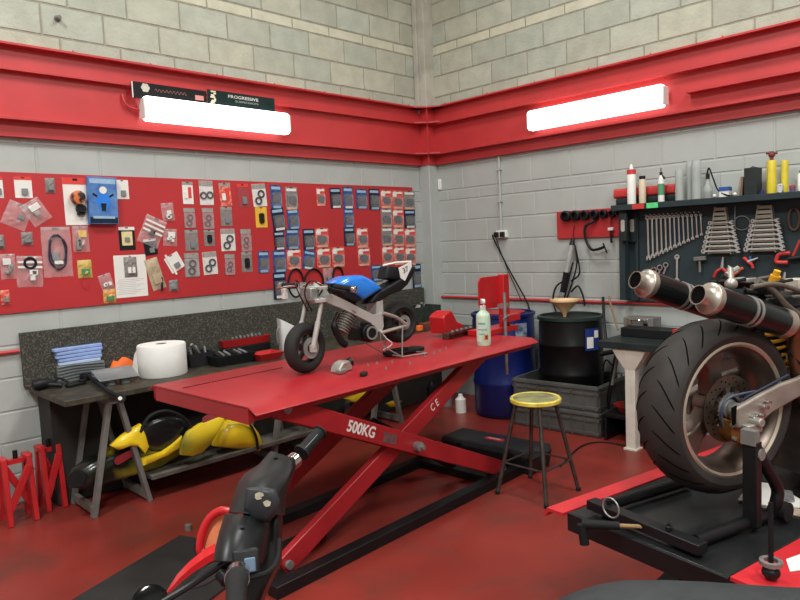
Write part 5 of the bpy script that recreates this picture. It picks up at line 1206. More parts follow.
k = MB(); k.lathe([(rB*1.006, hB*.12), (rB*1.012, hB*.12), (rB*1.012, hB*.74), (rB*1.006, hB*.74)], 28, closed=True, a0=-60, a1=240); lb = part('label', k, mat('pale_green_label', (204, 224, 202), .5, var=.03), sb)
k = MB(); k.lathe([(.001, hB*1.0), (rB*.42, hB*1.0), (rB*.42, hB*1.10), (.001, hB*1.10)], 16); k.box((0, -.008, hB*1.22), (.022, .055, .03)); k.box((0, -.04, hB*1.22), (.016, .03, .018)); hd = part('trigger_head', k, WHT, sb, bev=.003)
k = MB(); k.tube(smooth_path([(0, -.02, hB*1.2), (0, -.034, hB*1.12), (0, -.028, hB*1.03)], 4), .004, 6); part('trigger', k, WHT, hd)
def lbl(a, z, w_, h__, m, nm):
    k = MB(); n = 6; pts = []
    for j in (0, 1):
        for i in range(n+1):
            t_ = math.radians(a-w_/2+w_*i/n); pts.append(V((rB*1.02*math.cos(t_), rB*1.02*math.sin(t_), z+h__*(j-.5))))
    k.add(pts, [(i, i+1, n+2+i, n+1+i) for i in range(n)]); part(nm, k, m, sb)
aw = math.degrees(math.atan2((CP-p).y, (CP-p).x))+40
lbl(aw+22, hB*.24, 34, .034, mat('orange_hazard_square', (222, 120, 60), .5), 'hazard_square')
lbl(aw-15, hB*.62, 60, .012, mat('teal_print', (120, 176, 176), .5), 'print_line'); lbl(aw-8, hB*.45, 80, .008, MATS['teal_print'], 'print_line'); lbl(aw-14, hB*.33, 50, .008, MATS['teal_print'], 'print_line')
for t_ in (-1, 1):
    k = MB(); a1 = math.radians(aw+22-9*t_); a2 = math.radians(aw+22+9*t_); k.tube([(rB*1.03*math.cos(a1), rB*1.03*math.sin(a1), hB*.24-.011), (rB*1.05*math.cos(math.radians(aw+22)), rB*1.05*math.sin(math.radians(aw+22)), hB*.24), (rB*1.03*math.cos(a2), rB*1.03*math.sin(a2), hB*.24+.011)], .0028, 5); part('hazard_cross', k, BLK, sb)
# ------------------------------------------------------------------ motorcycle panels on the plank under the bench
YEL = mat('yellow_fairing_paint', (240, 204, 40), .3, var=.05, coat=.4)
YBK = mat('yellow_to_black_fairing', (24, 28, 20), .3, var=0, col2=(186, 176, 50), scale=3.2, lo=.46, hi=.66, coat=.4, detail=2)
def shell(nm, label, pxs, y, bul, m, world_y=None, thk=.012, cat='motorcycle panel', group='fairing panels under the bench', parts=None):
    P = [ony(a, b, y) for a, b in pxs]; c = V((0, 0, 0))
    for p_ in P: c += p_/len(P)
    zmin = min(p_.z for p_ in P)
    t = thing(nm, label, cat, loc=(c.x, y, zmin), group=group)
    rings = [[p_+V((0, thk*2, 0)) for p_ in P], P]
    for sc_, b_ in (((.96, .35), (.86, .7), (.66, .92), (.3, 1.0)) if bul > .015 else ((.985, .9), (.97, 1.0))):
        rings.append([V((c.x+(p_.x-c.x)*sc_, y-bul*b_, c.z+(p_.z-c.z)*sc_)) for p_ in P])
    k = MB(); k.loft(rings); part('panel', k, m, t, world=True, smooth=70)
    return t, c
n1, cn = shell('fairing', 'long dark yellow and black nose fairing lying behind the left trestle', [(68, 480), (73, 469), (92, 456), (120, 443), (150, 432), (190, 424), (196, 436), (182, 452), (160, 466), (120, 478), (86, 489), (71, 488)], -.52, .10, YBK)
k = MB(); k.lathe([(.001, 0), (.05, 0), (.056, .01), (.05, .03), (.001, .03)], 20, AX(ony(77, 478, -.62), (-.5, -1, 0))); part('headlamp_hole', k, BLKP, n1, world=True)
k = MB(); k.prism(rrect(.13, .05, .024), .006, Matrix(((1, 0, 0, 0), (0, 0, -1, 0), (0, 1, 0, 0), (0, 0, 0, 1)))); kk = MB(); kk.add([Matrix.Translation(ony(124, 457, -.625)) @ RY(-18) @ p_ for p_ in k.v], k.f); part('red_oval', kk, mat('dark_red_oval', (150, 48, 56), .35), n1, world=True)
n2, c2 = shell('fairing', 'curved black and yellow side fairing with a black arch, in the middle of the plank', [(132, 430), (150, 418), (166, 413), (182, 416), (193, 428), (186, 440), (172, 450), (150, 452), (138, 446)], -.60, .05, mat('black_fairing_paint', (26, 26, 28), .3, var=.15, coat=.3))
k = MB(); k.tube(smooth_path([ony(140, 432, -.68), ony(150, 416, -.68), ony(168, 411, -.68), ony(186, 420, -.68), ony(195, 438, -.66)], 6), .012, 8); part('black_arch', k, BLKP, n2, world=True)
for pxs in ([(111, 446), (122, 436), (132, 429), (141, 424), (146, 436), (149, 447), (145, 454), (139, 447), (128, 446), (118, 450)], [(141, 459), (152, 456), (163, 452), (173, 444), (182, 436), (181, 446), (168, 455), (154, 461), (142, 466)]):
    P = [ony(a_, b_, -.66) for a_, b_ in pxs]; cc_ = sum(P, V((0, 0, 0)))/len(P); k = MB()
    k.loft([[p_+V((0, .03, 0)) for p_ in P], P]+[[V((cc_.x+(p_.x-cc_.x)*s1_, -.66-b1_, cc_.z+(p_.z-cc_.z)*s1_)) for p_ in P] for s1_, b1_ in ((.95, .012), (.8, .024), (.4, .03))]); part('yellow_edge', k, YEL, n2, world=True, smooth=70)
n3, c3 = shell('fairing', 'triangular yellow fairing panel with a red oval, propped in front of the yellow tail cowl', [(181, 455), (181, 444), (188, 432), (200, 424), (223, 415), (226, 413), (222, 424), (210, 444), (202, 452), (192, 456)], -.70, .012, mat('yellow_green_fairing', (96, 100, 42), .3, var=0, col2=(222, 192, 40), scale=2.6, lo=.35, hi=.50, coat=.3, detail=1))
k = MB(); kk = MB(); k.prism(rrect(.15, .06, .028), .006, Matrix(((1, 0, 0, 0), (0, 0, -1, 0), (0, 1, 0, 0), (0, 0, 0, 1)))); kk.add([Matrix.Translation(ony(212, 417, -.70)) @ RY(-14) @ p_ for p_ in k.v], k.f); part('red_oval', kk, mat('dull_red_oval', (150, 62, 66), .4), n3, world=True)
k = MB(); k.lathe([(.001, 0), (.008, 0), (.008, .006), (.001, .006)], 10, AX(ony(203, 453, -.715), (0, -1, 0))); part('screw', k, CHROME, n3, world=True)
n4, c4 = shell('tail_cowl', 'rounded bright yellow tail cowl with a black lettered stripe on the plank', [(213, 446), (216, 430), (222, 421), (236, 418), (249, 422), (257, 432), (262, 446), (258, 451), (236, 449)], -.60, .09, YEL)
k = MB(); k.tube(smooth_path([ony(226, 418, -.69), ony(242, 419, -.70), ony(251, 426, -.70), ony(256, 437, -.70), ony(258, 449, -.70)], 6), .016, 8, flat=.5); part('black_stripe', k, BLKP, n4, world=True)
n5, c5 = shell('fairing', 'pale yellow broken fairing panel seen under the red lift platform', [(345, 399), (360, 392), (375, 384), (392, 378), (394, 384), (384, 394), (378, 403), (370, 399), (366, 404), (352, 402)], -.45, .02, YEL)
n6, c6 = shell('fairing', 'small yellow fairing scrap low under the red lift platform', [(387, 404), (394, 401), (401, 401), (396, 406), (390, 407)], -.5, .012, YEL)
# ------------------------------------------------------------------ red axle stands at the left
def axle_stand(label, xa, xb, ya, yb, h, rz=0):
    t = thing('axle_stand', label, 'axle stand', loc=((xa+xb)/2, (ya+yb)/2, 0), group='red folding axle stands at the left edge')
    w_ = xb-xa; d_ = yb-ya
    for sx in (-1, 1):
        for sy in (-1, 1):
            k = MB(); k.bar((sx*w_/2, sy*d_/2, 0), (sx*w_/2*.97, sy*d_/2*.45, h), .042, .03); part('leg', k, REDP, t, bev=.003)
        k = MB(); k.bar((sx*w_/2*.97, -d_/2*.5, h-.012), (sx*w_/2*.97, d_/2*.5, h-.012), .046, .035); tb_ = part('top_bar', k, REDP, t, bev=.004)
        k = MB(); k.lathe([(.001, -.003), (.014, -.003), (.014, .012), (.001, .014)], 10, AX((sx*w_/2*.97, -d_/2*.52, h-.02), (0, -1, 0))); part('bolt', k, STEEL, tb_)
    for a, b in ((-1, 1), (1, -1)):
        k = MB(); k.bar((a*w_/2*.95, -d_/2*.6+.03*a, h*.22), (b*w_/2*.85, -d_/2*.5+.03*a, h*.86), .04, .018, up=(0, 1, 0)); part('cross_brace', k, REDP, t, bev=.002)
    k = MB(); k.tube([(w_*.05, 0, h*.9), (w_*.05, 0, h+.035)], .014, 10); part('jack_screw', k, BLK, t)
    k = MB(); k.bar((-w_/2*.95, 0, h-.03), (w_/2*.95, 0, h-.03), .035, .03); part('cross_beam', k, REDP, t)
    return t
a, b = onz(11, 527), onz(37.5, 520); axle_stand('red folding axle stand nearest the left edge of the picture', a.x, b.x, a.y, a.y+.17, .40)
a, b = onz(50, 512), onz(66, 507); axle_stand('red folding axle stand right of its twin, beside the left trestle foot', a.x, b.x, a.y+.02, a.y+.19, .405)
a = onz(-24, 520); axle_stand('red axle stand mostly cut off by the left edge of the picture', a.x-.13, a.x+.09, a.y-.05, a.y+.13, .40)
# ------------------------------------------------------------------ on the floor
p0 = onz(180, 537); p1 = onz(75, 600); d = (p1-p0).normalized(); n_ = V((-d.y, d.x, 0)); n_ = n_ if n_.x > 0 else -n_
k = MB(); k.slab([p0, p0+d*1.5, p0+d*1.5+n_*.62, p0+n_*.62], (0, 0, 1), .012); solo('rubber_mat', k, mat('grey_black_mat', (42, 41, 41), .7, var=.2, scale=6), 'grey black rubber mat on the red floor at the lower left', 'mat', bev=.002)
p = onz(186, 533); k = MB(); k.lathe([(.02, 0), (.02, .03), (.001, .035)], 10, T(p.x+.03, p.y+.03, 0)); solo('floor_knob', k, GREYST, 'small dark knob on the floor at the corner of the rubber mat', 'knob')
a, b = onz(441, 456, 0), onz(534, 477, 0); cc_ = (a+b)/2; ang = math.degrees(math.atan2(b.y-a.y, b.x-a.x)); L_ = (b-a).length
nrm = V((-math.sin(math.radians(ang)), math.cos(math.radians(ang)), 0)); nrm = nrm if nrm.dot(CF) > 0 else -nrm
tx = thing('toolbox', 'black plastic toolbox with a red badge on the floor behind the yellow stool', 'toolbox', M=T(*(cc_+nrm*.13+V((0, 0, 0)))) @ RZ(ang))
k = MB(); k.loft([[V((x*L_/2*a_, y*.13*a_, z)) for x, y in ((-1, -1), (1, -1), (1, 1), (-1, 1))] for a_, z in ((.94, 0), (.98, .11))]); part('body', k, BLKP, tx, bev=.008)
k = MB(); k.box((0, 0, .135), (L_*1.0, .27, .05), None, .95); ld_ = part('lid', k, mat('dark_grey_lid', (46, 47, 49), .4), tx, bev=.01)
k = MB(); k.prism(rrect(.16, .06, .03), .003, T(.0, .0, .1605)); bd_ = part('badge', k, mat('red_badge', (186, 52, 60), .4), ld_)
k = MB(); k.prism(rrect(.10, .018, .008), .0015, T(.0, .0, .1635)); part('badge_print', k, mat('pale_badge_print', (214, 170, 170), .5), bd_)
for s_ in (-1, 1):
    k = MB(); k.box((s_*L_*.28, -.137 if nrm.dot(CF) > 0 else .137, .11), (.05, .012, .05)); part('latch', k, BLK, tx, bev=.003)
pth = [onz(395, 470, .01), onz(425, 447, .01), onz(432, 437, .012), onz(440, 445, .008), onz(447, 449, .01)]
pth = [onz(560, 466, .007), onz(580, 447, .007), onz(600, 442, .007), onz(628, 446, .007)]
k = MB(); k.tube(smooth_path(pth, 6), .006, 6); solo('cable', k, BLKR, 'thin black cable lying on the red floor between the stool and the white bench leg', 'cable')
for (px, py, r_, h_, m, lb) in ((461, 412, .05, .17, WHT, 'white plastic bottle on the floor behind the red lift arm'), (447, 405, .055, .15, GRYP, 'dusty grey tin on the floor beside the white bottle'), (432, 400, .06, .20, BLKP, 'black oil can on the floor under the bench by the grey tin')):
    p = onz(px, py); k = MB(); k.lathe([(.001, 0), (r_, 0), (r_, h_*.72), (r_*.45, h_*.88), (r_*.4, h_), (.001, h_)], 20, T(p.x, p.y, 0)); solo('oil_bottle', k, m, lb, 'bottle', 'containers on the floor behind the lift')
# side shelf right of the crates with red bowl and pot
p = onz(615, 430, .0)
a = onx(600, 440, -.62)
sh = MB(); sh.box((-.34, -2.42, .20), (.5, .26, .03)); sh.box((-.34, -2.30, .10), (.5, .02, .2)); sh.box((-.34, -2.54, .10), (.5, .02, .2))
solo('low_shelf', sh, BLK, 'low black shelf between the grey crates and the white bench leg', 'shelf', bev=.003)
k = MB(); k.lathe([(.001, 0), (.09, 0), (.125, .05), (.12, .05), (.085, .008), (.001, .008)], 30, T(-.42, -2.42, .216)); solo('bowl', k, mat('red_brown_plastic', (150, 40, 36), .45, var=.1), 'red plastic bowl on the low black shelf', 'bowl')
k = MB(); k.lathe([(.001, 0), (.045, 0), (.052, .06), (.046, .06), (.04, .012), (.001, .012)], 24, T(-.42, -2.42, .226)); solo('pot', k, mat('olive_pot', (96, 92, 66), .6, var=.15), 'small olive pot sitting in the red bowl', 'pot')
# lever arm leaning beside the drum
a = onx(612, 383, -.45); b = onx(618, 350, -.42)
jk = thing('tool_stand', 'black jack with a slanting grey strut beside the black drum', 'jack', loc=(-.42, -2.3, .2))
k = MB(); k.tube([onx(607, 408, -.42), onx(617, 352, -.42)], .018, 10); k.tube([onx(601, 354, -.44), onx(622, 350, -.44)], .02, 10); part('frame', k, BLK, jk, world=True)
k = MB(); k.tube([onx(612, 385, -.46), onx(619, 351, -.46)], .011, 10); part('strut', k, GREYST, jk, world=True)
k = MB(); k.tube(smooth_path([onx(622, 350, -.44), onx(614, 365, -.4), onx(606, 360, -.4), onx(602, 372, -.4)], 5), .007, 6); part('hose', k, BLKR, jk, world=True)
# blue and white can behind the drum
k = MB(); k.lathe([(.001, 0), (.075, 0), (.075, .22), (.06, .24), (.001, .24)], 24, T(-.12, -2.235, .93-.0)); 
kk = MB(); kk.box((-.30, -2.19, .885), (.10, .012, .18)); kk.box((-.30, -2.20, .93), (.07, .004, .05))
def lean(pts, r_, m, nm, label, cat='tool', group=None):
    k = MB(); k.tube(smooth_path(pts, 5) if len(pts) > 2 else pts, r_, 8); return solo(nm, k, m, label, cat, group)
d1 = lean([onx(606, 340, -.36), onx(604, 318, -.30), onx(603, 297, -.26)], .012, BLKP, 'pry_bar', 'black bar standing on the drum against the right wall'); 
d2 = lean([onx(618, 330, -.34), onx(611, 306, -.22), onx(609, 296, -.18)], .009, mat('wood_handle', (126, 100, 78), .6), 'wooden_shaft', 'slanting brown handle standing behind the bench end, right of the black bar')
# ------------------------------------------------------------------ red socket board on the right wall
a, b = onx(557, 212, -.02), onx(626, 206, -.02); zb = onx(557, 239, -.02).z
zt = a.z
k = MB(); k.box((-.018, (a.y+b.y)/2, (zt+zb)/2), (.02, abs(b.y-a.y), zt-zb)); solo('socket_board', k, REDB, 'red board with black impact sockets on the right wall beside the pegboard', 'board', bev=.002)
for i, (px, py) in enumerate(((565.5, 216), (575, 215.5), (584.5, 215), (594, 214.5), (603, 214), (612, 213.5), (619, 213))):
    p = onx(px, py, -.06); r_ = .047-.003*i
    k = MB(); k.lathe([(r_*.7, 0), (r_, .004), (r_, .045), (r_*.86, .05), (r_*.6, .05), (r_*.55, .02), (.001, .02)], 20, AX((-.029, p.y, p.z), (-1, 0, 0))); solo('impact_socket', k, BLK, f'black impact socket, {ORD[i]} from the left on the red board', 'socket', 'impact sockets on the red board')
gc = thing('puller', 'black hooked bar hanging from the red socket board', 'tool', loc=(-.06, onx(593, 235, -.06).y, onx(593, 250, -.06).z))
k = MB(); k.tube(smooth_path([onx(597, 219, -.04), onx(590, 223, -.07), onx(585, 228, -.08), onx(586, 240, -.08), onx(591, 249, -.08), onx(597, 249.5, -.08), onx(604, 247, -.08)], 5), .012, 8); part('bar', k, BLK, gc, world=True)
k = MB(); k.tube([onx(603, 243, -.08), onx(607, 253, -.08)], .007, 8); part('screw', k, BLK, gc, world=True); k = MB(); k.tube([onx(601, 253, -.07), onx(610, 250, -.07)], .004, 6); part('tommy_bar', k, STEEL, gc, world=True)
pn = thing('hanging_punch', 'small tool with a white head hanging from the red socket board', 'tool', loc=(-.05, onx(611, 240, -.05).y, onx(611, 244, -.05).z))
k = MB(); k.tube([onx(611, 231, -.05), onx(611.5, 243, -.05)], .010, 8); part('shaft', k, BLK, pn, world=True); k = MB(); k.box(tuple(onx(611, 229, -.05)), (.03, .045, .025)); part('head', k, WHT, pn, world=True, bev=.003); k = MB(); k.tube([onx(611, 226, -.04), onx(611, 214, -.035)], .003, 6); part('cord', k, BLK, pn, world=True)
gg = thing('grease_gun', 'silver grease gun with black hoses hanging below the red socket board', 'grease gun', loc=(-.06, onx(570, 260, -.06).y, onx(570, 300, -.06).z))
k = MB(); k.tube([onx(572, 244, -.07), onx(566.5, 272, -.07)], .022, 12); part('barrel', k, mat('pale_grey_barrel', (176, 178, 176), .4, .1), gg, world=True)
k = MB(); k.tube([onx(573, 238, -.06), onx(572, 245, -.07)], [.014, .026], 12); part('head', k, BLK, gg, world=True)
k = MB(); k.tube([onx(566.5, 272, -.07), onx(563, 292, -.07)], .027, 12); part('lower_body', k, BLKP, gg, world=True)
for pts in ([(575, 245), (577, 262), (573, 280), (567, 298)], [(576, 250), (579.5, 268), (578, 276), (571, 281)], [(565, 280), (556, 287), (553, 300), (556, 312)], [(571, 292), (578, 286), (583, 296), (585, 306)], [(573, 262), (569, 278), (565, 296), (561, 308)]):
    k = MB(); k.tube(smooth_path([onx(a_, b_, -.085) for a_, b_ in pts], 5), .008, 6); part('hose', k, BLKR, gg, world=True)
k = MB(); k.tube([onx(573, 239, -.04), onx(574, 226, -.035)], .003, 6); part('hang_cord', k, BLK, gg, world=True)
# ------------------------------------------------------------------ tools on the pegboard
XP = -.062
SPN = mat('spanner_steel', (188, 188, 184), .38, .55, var=.08)
def spanner(label, p0, p1, wid, grp, m=SPN, openend=True):
    """a ring and open-ended spanner between two points, lying in the board's plane"""
    d = (p1-p0); L_ = d.length; u = d.normalized(); n = V((-1, 0, 0)); n = (n-u*n.dot(u)).normalized()
    t = thing('spanner', label, 'spanner', loc=tuple(p1 if p1.z < p0.z else p0), group=grp)
    k = MB(); k.bar(p0, p1, wid*.36, .006, up=n); part('shank', k, m, t, world=True, bev=.0012)
    k = MB(); k.lathe([(wid*.26, -.004), (wid*.5, -.004), (wid*.5, .004), (wid*.26, .004)], 14, AX(p0, n), closed=True); part('ring_end', k, m, t, world=True)
    sv_ = n.cross(u); k = MB()
    k.slab([p1+sv_*wid*.5, p1+u*wid*.55+sv_*wid*.42, p1+u*wid*.55+sv_*wid*.18, p1+u*wid*.15+sv_*wid*.18, p1+u*wid*.15-sv_*wid*.18, p1+u*wid*.55-sv_*wid*.18, p1+u*wid*.55-sv_*wid*.42, p1-sv_*wid*.5, p1-u*wid*.4-sv_*wid*.25, p1-u*wid*.4+sv_*wid*.25], n, .007); part('open_end', k, m, t, world=True)
    return t
G1 = 'row of hanging spanners on the pegboard'
for i in range(13):
    px = 647.5+4.35*i if i < 4 else 647.5+4.35*4+ (i-4)*4.15
    px = 647.5+(700.5-647.5)*i/12
    y0 = 218-.25*i; y1 = 257.5-1.95*i
    spanner(f'{ORD[i]} spanner from the left in the hanging row on the pegboard' if i < 12 else 'last and shortest spanner at the right end of the hanging row on the pegboard', onx(px, y0, XP-.012), onx(px+1.2, y1, XP-.012), .038-.0014*i, G1)
    k = MB(); p_ = onx(px-.5, y0-3.0, XP); k.tube([(XP+.002, p_.y, p_.z), (XP-.03, p_.y, p_.z)], .006, 6); solo('peg', k, STEEL, 'small steel peg above a spanner in the hanging row on the pegboard', 'peg', 'pegs of the spanner row')
G2 = 'big ring spanners low on the pegboard'
for i, (px, py, r_) in enumerate(((654, 270, .026), (660, 267.5, .024), (666, 265, .022))):
    p_ = onx(px, py, XP-.01); k = MB(); k.lathe([(r_*.6, -.005), (r_, -.005), (r_, .005), (r_*.6, .005)], 18, AX(p_, (-1, 0, 0)), closed=True); k.bar(p_+V((0, .0, -r_*.8)), p_+V((0, .02, -r_*3.2)), .014, .006, up=(1, 0, 0)); solo('ring_spanner', k, CHROME, f'{ORD[i]} from the left of three ring spanners below the hanging row', 'spanner', G2)
spanner('long steel spanner hanging alone below the right end of the hanging row', onx(677, 257, XP-.012), onx(677, 280, XP-.012), .04, None)
# stepped racks
RACK = mat('dull_silver_rack', (150, 146, 132), .45, .3, var=.1)
def rack(side, tx0, tx1, ty_, bx0, bx1, by_):
    t = thing('spanner_rack', f'{side} of two stepped silver spanner racks on the pegboard', 'rack', loc=(XP-.02, onx((bx0+bx1)/2, by_, XP).y, onx(bx0, by_, XP).z), group='stepped spanner racks')
    k = MB()
    for j in (0, 1):
        a_ = onx((tx0, tx1)[j], ty_, XP-.02); b_ = onx((bx0, bx1)[j], by_, XP-.02); k.bar(a_, b_, .05, .008, up=(0, 1, 0))
    part('side_rail', k, RACK, t, world=True) if False else None
    for j in (0, 1):
        a_ = onx((tx0, tx1)[j], ty_, XP-.02); b_ = onx((bx0, bx1)[j], by_, XP-.02); k = MB(); k.bar(a_, b_, .008, .05, up=(1, 0, 0)); part('side_rail', k, RACK, t, world=True)
    n = 10
    for i in range(n):
        f = (i+.5)/n; yy = ty_+(by_-ty_)*f; xa = tx0+(bx0-tx0)*f; xb = tx1+(bx1-tx1)*f
        a_, b_ = onx(xa, yy, XP-.02), onx(xb, yy-.3, XP-.02)
        k = MB(); k.box(((XP-.02), (a_.y+b_.y)/2, (a_.z+b_.z)/2), (.046, abs(a_.y-b_.y), .026)); part('step', k, RACK, t, world=True, bev=.003)
    for i in range(3, n):
        f = (i+.2)/n; yy = ty_+(by_-ty_)*f; xa = tx0+(bx0-tx0)*f; xb = tx1+(bx1-tx1)*f; o_ = 4.5+.45*i
        p0 = onx(xa-o_+2, yy+1.0, XP-.05); p1 = onx(xb+o_-2.5, yy+.2, XP-.05)
        spanner(f'{ORD[i-3]} spanner down lying across the {side} stepped rack', p0, p1, .026+.001*i, f'spanners across the {side} stepped rack')
rack('left', 716, 726, 207, 709.5, 732, 254)
rack('right', 759, 772, 205, 752, 776.5, 252)
k = MB(); k.tube(smooth_path([onx(735, 206, XP-.01), onx(735, 222, XP-.02), onx(736, 230, XP-.02)], 5), .003, 6); k.tube([onx(742+8*math.cos(2*PI*i/20), 223+7*math.sin(2*PI*i/20), XP-.015) for i in range(20)], .003, 6, closed=True); solo('wire_loop', k, STEEL, 'thin wire loop hanging between the two stepped racks', 'wire')
k = MB(); k.tube([onx(794+5.5*math.cos(2*PI*i/24), 219+11*math.sin(2*PI*i/24), XP-.02) for i in range(24)], .008, 6, closed=True); solo('belt', k, mat('brown_belt', (92, 62, 48), .7), 'brown belt loop hanging right of the right stepped rack', 'belt')
# hammer, pliers, hacksaw
hm = thing('hammer', 'small hammer hanging below the left stepped rack', 'hammer', loc=tuple(onx(700, 265, XP)))
k = MB(); k.bar(onx(694, 259, XP-.03), onx(706, 258, XP-.03), .03, .03); part('head', k, GREYST, hm, world=True, bev=.003); k = MB(); k.tube([onx(699.5, 258, XP-.03), onx(700, 272, XP-.03)], .009, 8); part('handle', k, GREYST, hm, world=True)
def pliers(label, pv, h1, h2, j, m):
    t = thing('pliers', label, 'pliers', loc=tuple(onx(pv[0], pv[1]+8, XP)), group='pliers on the pegboard')
    for h in (h1, h2):
        k = MB(); k.tube(smooth_path([onx(*pv, XP-.025), onx((pv[0]+h[0])/2+(h[0]-pv[0])*.15, (pv[1]+h[1])/2-1, XP-.03), onx(*h, XP-.025)], 4), .011, 8); part('handle', k, m, t, world=True)
    k = MB(); k.tube([onx(*pv, XP-.025), onx(*j, XP-.025)], [.014, .006], 8); part('jaw', k, STEEL, t, world=True)
PRED = mat('red_pliers_grip', (196, 56, 52), .5)
pliers('red handled pliers hanging left, under the left stepped rack', (722, 268), (714, 277), (727, 276), (723, 257), PRED)
pliers('red handled pliers hanging in the middle between the racks', (748, 262), (744, 258), (753, 268), (758, 258), PRED)
pliers('orange red pliers with a pale grip right of the middle pliers', (738, 272), (732, 279), (743, 268), (728, 266), mat('orange_pliers_grip', (206, 92, 64), .5))
pliers('brass coloured pliers at the right below the red hacksaw', (784, 280), (781, 287), (788, 287), (785, 272), mat('brass_tool', (150, 126, 84), .4, .6))
k = MB(); k.tube([onx(750, 256, XP-.02), onx(750.5, 262, XP-.02)], .010, 8); solo('screwdriver', k, mat('blue_grip', (60, 96, 150), .5), 'short blue handle above the middle pliers on the pegboard', 'screwdriver')
hs = thing('hacksaw', 'red hacksaw frame hanging on the right part of the pegboard', 'hacksaw', loc=tuple(onx(787, 263, XP)))
k = MB(); k.tube(smooth_path([onx(790, 253, XP-.03), onx(780, 254, XP-.03), onx(777, 258, XP-.03), onx(777, 262, XP-.03), onx(788, 262.5, XP-.03)], 4), .014, 8); part('frame', k, PRED, hs, world=True)
k = MB(); k.tube([onx(789, 259, XP-.03), onx(803, 257, XP-.03)], .018, 10); part('handle', k, BLKP, hs, world=True); k = MB(); k.tube([onx(793, 256, XP-.03), onx(800, 240, XP-.03)], .008, 8); part('red_bar', k, PRED, hs, world=True)
# plastic dispensers at the left side of the pegboard
for (x0, y0, x1, y1, lb) in ((622, 213, 628.5, 241, 'narrow dark box with a pale window on the left edge of the pegboard'), (631, 212, 638, 242, 'dark box with a pale window just right of the pegboard edge')):
    a, b = onx(x0, y1, -.16 if x0 < 625 else XP), onx(x1, y0, -.16 if x0 < 625 else XP)
    t = thing('bit_box', lb, 'box', loc=((a.x, (a.y+b.y)/2, min(a.z, b.z))), group='dark boxes on the pegboard edge')
    h_ = b.z-a.z; k = MB(); k.box((-.02, 0, h_/2), (.04, abs(a.y-b.y), h_)); part('case', k, BT, t, bev=.004); k = MB(); k.prism(rrect(abs(a.y-b.y)*.55, h_*.42, .012), .003, Matrix(((0, 0, -1, -.04), (1, 0, 0, 0), (0, 1, 0, h_*.55), (0, 0, 0, 1)))); part('window', k, mat('pale_window', (172, 160, 150), .4, var=.15), t)
# ------------------------------------------------------------------ on the pegboard's shelf
SZ = 1.8185
def shelf_thing(nm, label, x0, x1, yt, cat, X=-.12, group=None):
    xm = (x0+x1)/2; p = onx(xm, yt, X); w = (onx(x1, yt, X)-onx(x0, yt, X)).length; w = abs(onx(x1, yt, X).y-onx(x0, yt, X).y)*.86
    return thing(nm, label, cat, loc=(X, p.y, SZ), group=group), w, p.z-SZ
def bottle(nm, label, x0, x1, yt, cat, prof, m, extra=(), X=-.12, group=None):
    t, w, h = shelf_thing(nm, label, x0, x1, yt, cat, X, group)
    k = MB(); k.lathe([(max(.0008, r*w/2), z*h) for r, z in prof], 20); part('body', k, m, t)
    for nm2, pr2, m2 in extra:
        k = MB(); k.lathe([(max(.0008, r*w/2), z*h) for r, z in pr2], 20); part(nm2, k, m2, t)
    return t, w, h
CAN_ = [(.001, 0), (1, 0), (1, .86), (.8, .9), (.001, .9)]
CLB = mat('clear_jar_plastic', (196, 204, 200), .15, var=.05, alpha=.45)
bottle('sealant_cartridge', 'tall white sealant cartridge with a red band at the left end of the shelf', 626.5, 636, 164, 'cartridge', [(.001, 0), (1, 0), (1, .80), (.7, .84), (.001, .84)], WHT, [('red_band', [(1.02, .74), (1.02, .86), (.001, .87)], PRED), ('nozzle', [(.5, .86), (.35, .95), (.15, 1), (.001, 1)], WHT)])
bottle('spray_can', 'short cream spray can with a dark cap right of the white cartridge', 638.5, 646, 176, 'can', CAN_, mat('cream_can', (206, 190, 166), .4, var=.0, col2=(190, 96, 76), scale=18, lo=.6, hi=.66), [('cap', [(.9, .86), (.9, 1), (.001, 1)], BLKP)])
t, w, h = bottle('oil_bottle', 'white bottle with a green label and black spout on the shelf', 657.5, 664.5, 174, 'bottle', [(.001, 0), (1, 0), (1, .78), (.6, .9), (.4, 1), (.001, 1)], WHT, [('green_label', [(1.03, .25), (1.03, .65)], mat('green_label', (80, 150, 110), .6)), ('cap', [(.5, .96), (.5, 1.06), (.001, 1.06)], BLKP)])
k = MB(); k.tube([(0, 0, h), (0, 0, h*1.22)], .004, 6); k.tube([(0, 0, h*1.0), (0, -.03, h*.82)], .008, 6); part('spout', k, BLKP, t)
for (x0, x1, yt, lb) in ((674.5, 684, 170, 'short clear jar on the shelf left of the tall clear cylinder'), (686, 693, 161, 'thin tall clear tube standing behind the jars on the shelf'), (691, 702, 160, 'tall clear measuring cylinder on the shelf')):
    bottle('measuring_jar', lb, x0, x1, yt, 'jar', [(.001, 0), (1, 0), (1, 1), (.94, 1), (.94, .02), (.001, .02)], CLB, X=-.12 if x0 != 686 else -.06, group='clear jars on the shelf')
t, w, h = bottle('brake_bleeder', 'clear bottle with a black cap and curved black hose on the shelf', 702.5, 713, 178, 'bottle', [(.001, 0), (1, 0), (1, .5), (.4, .85), (.3, 1), (.001, 1)], CLB, [('fluid', [(.001, .02), (.93, .02), (.93, .35), (.001, .35)], mat('brown_fluid', (70, 64, 56), .3)), ('cap', [(.42, .95), (.42, 1.2), (.001, 1.2)], BLKP)])
k = MB(); k.tube(smooth_path([onx(707, 174, -.12), onx(709, 168, -.12), onx(713, 178, -.13), onx(718, 190, -.14), onx(726, 195, -.15), onx(733, 196, -.15)], 5), .006, 6); part('hose', k, BLKR, t, world=True)
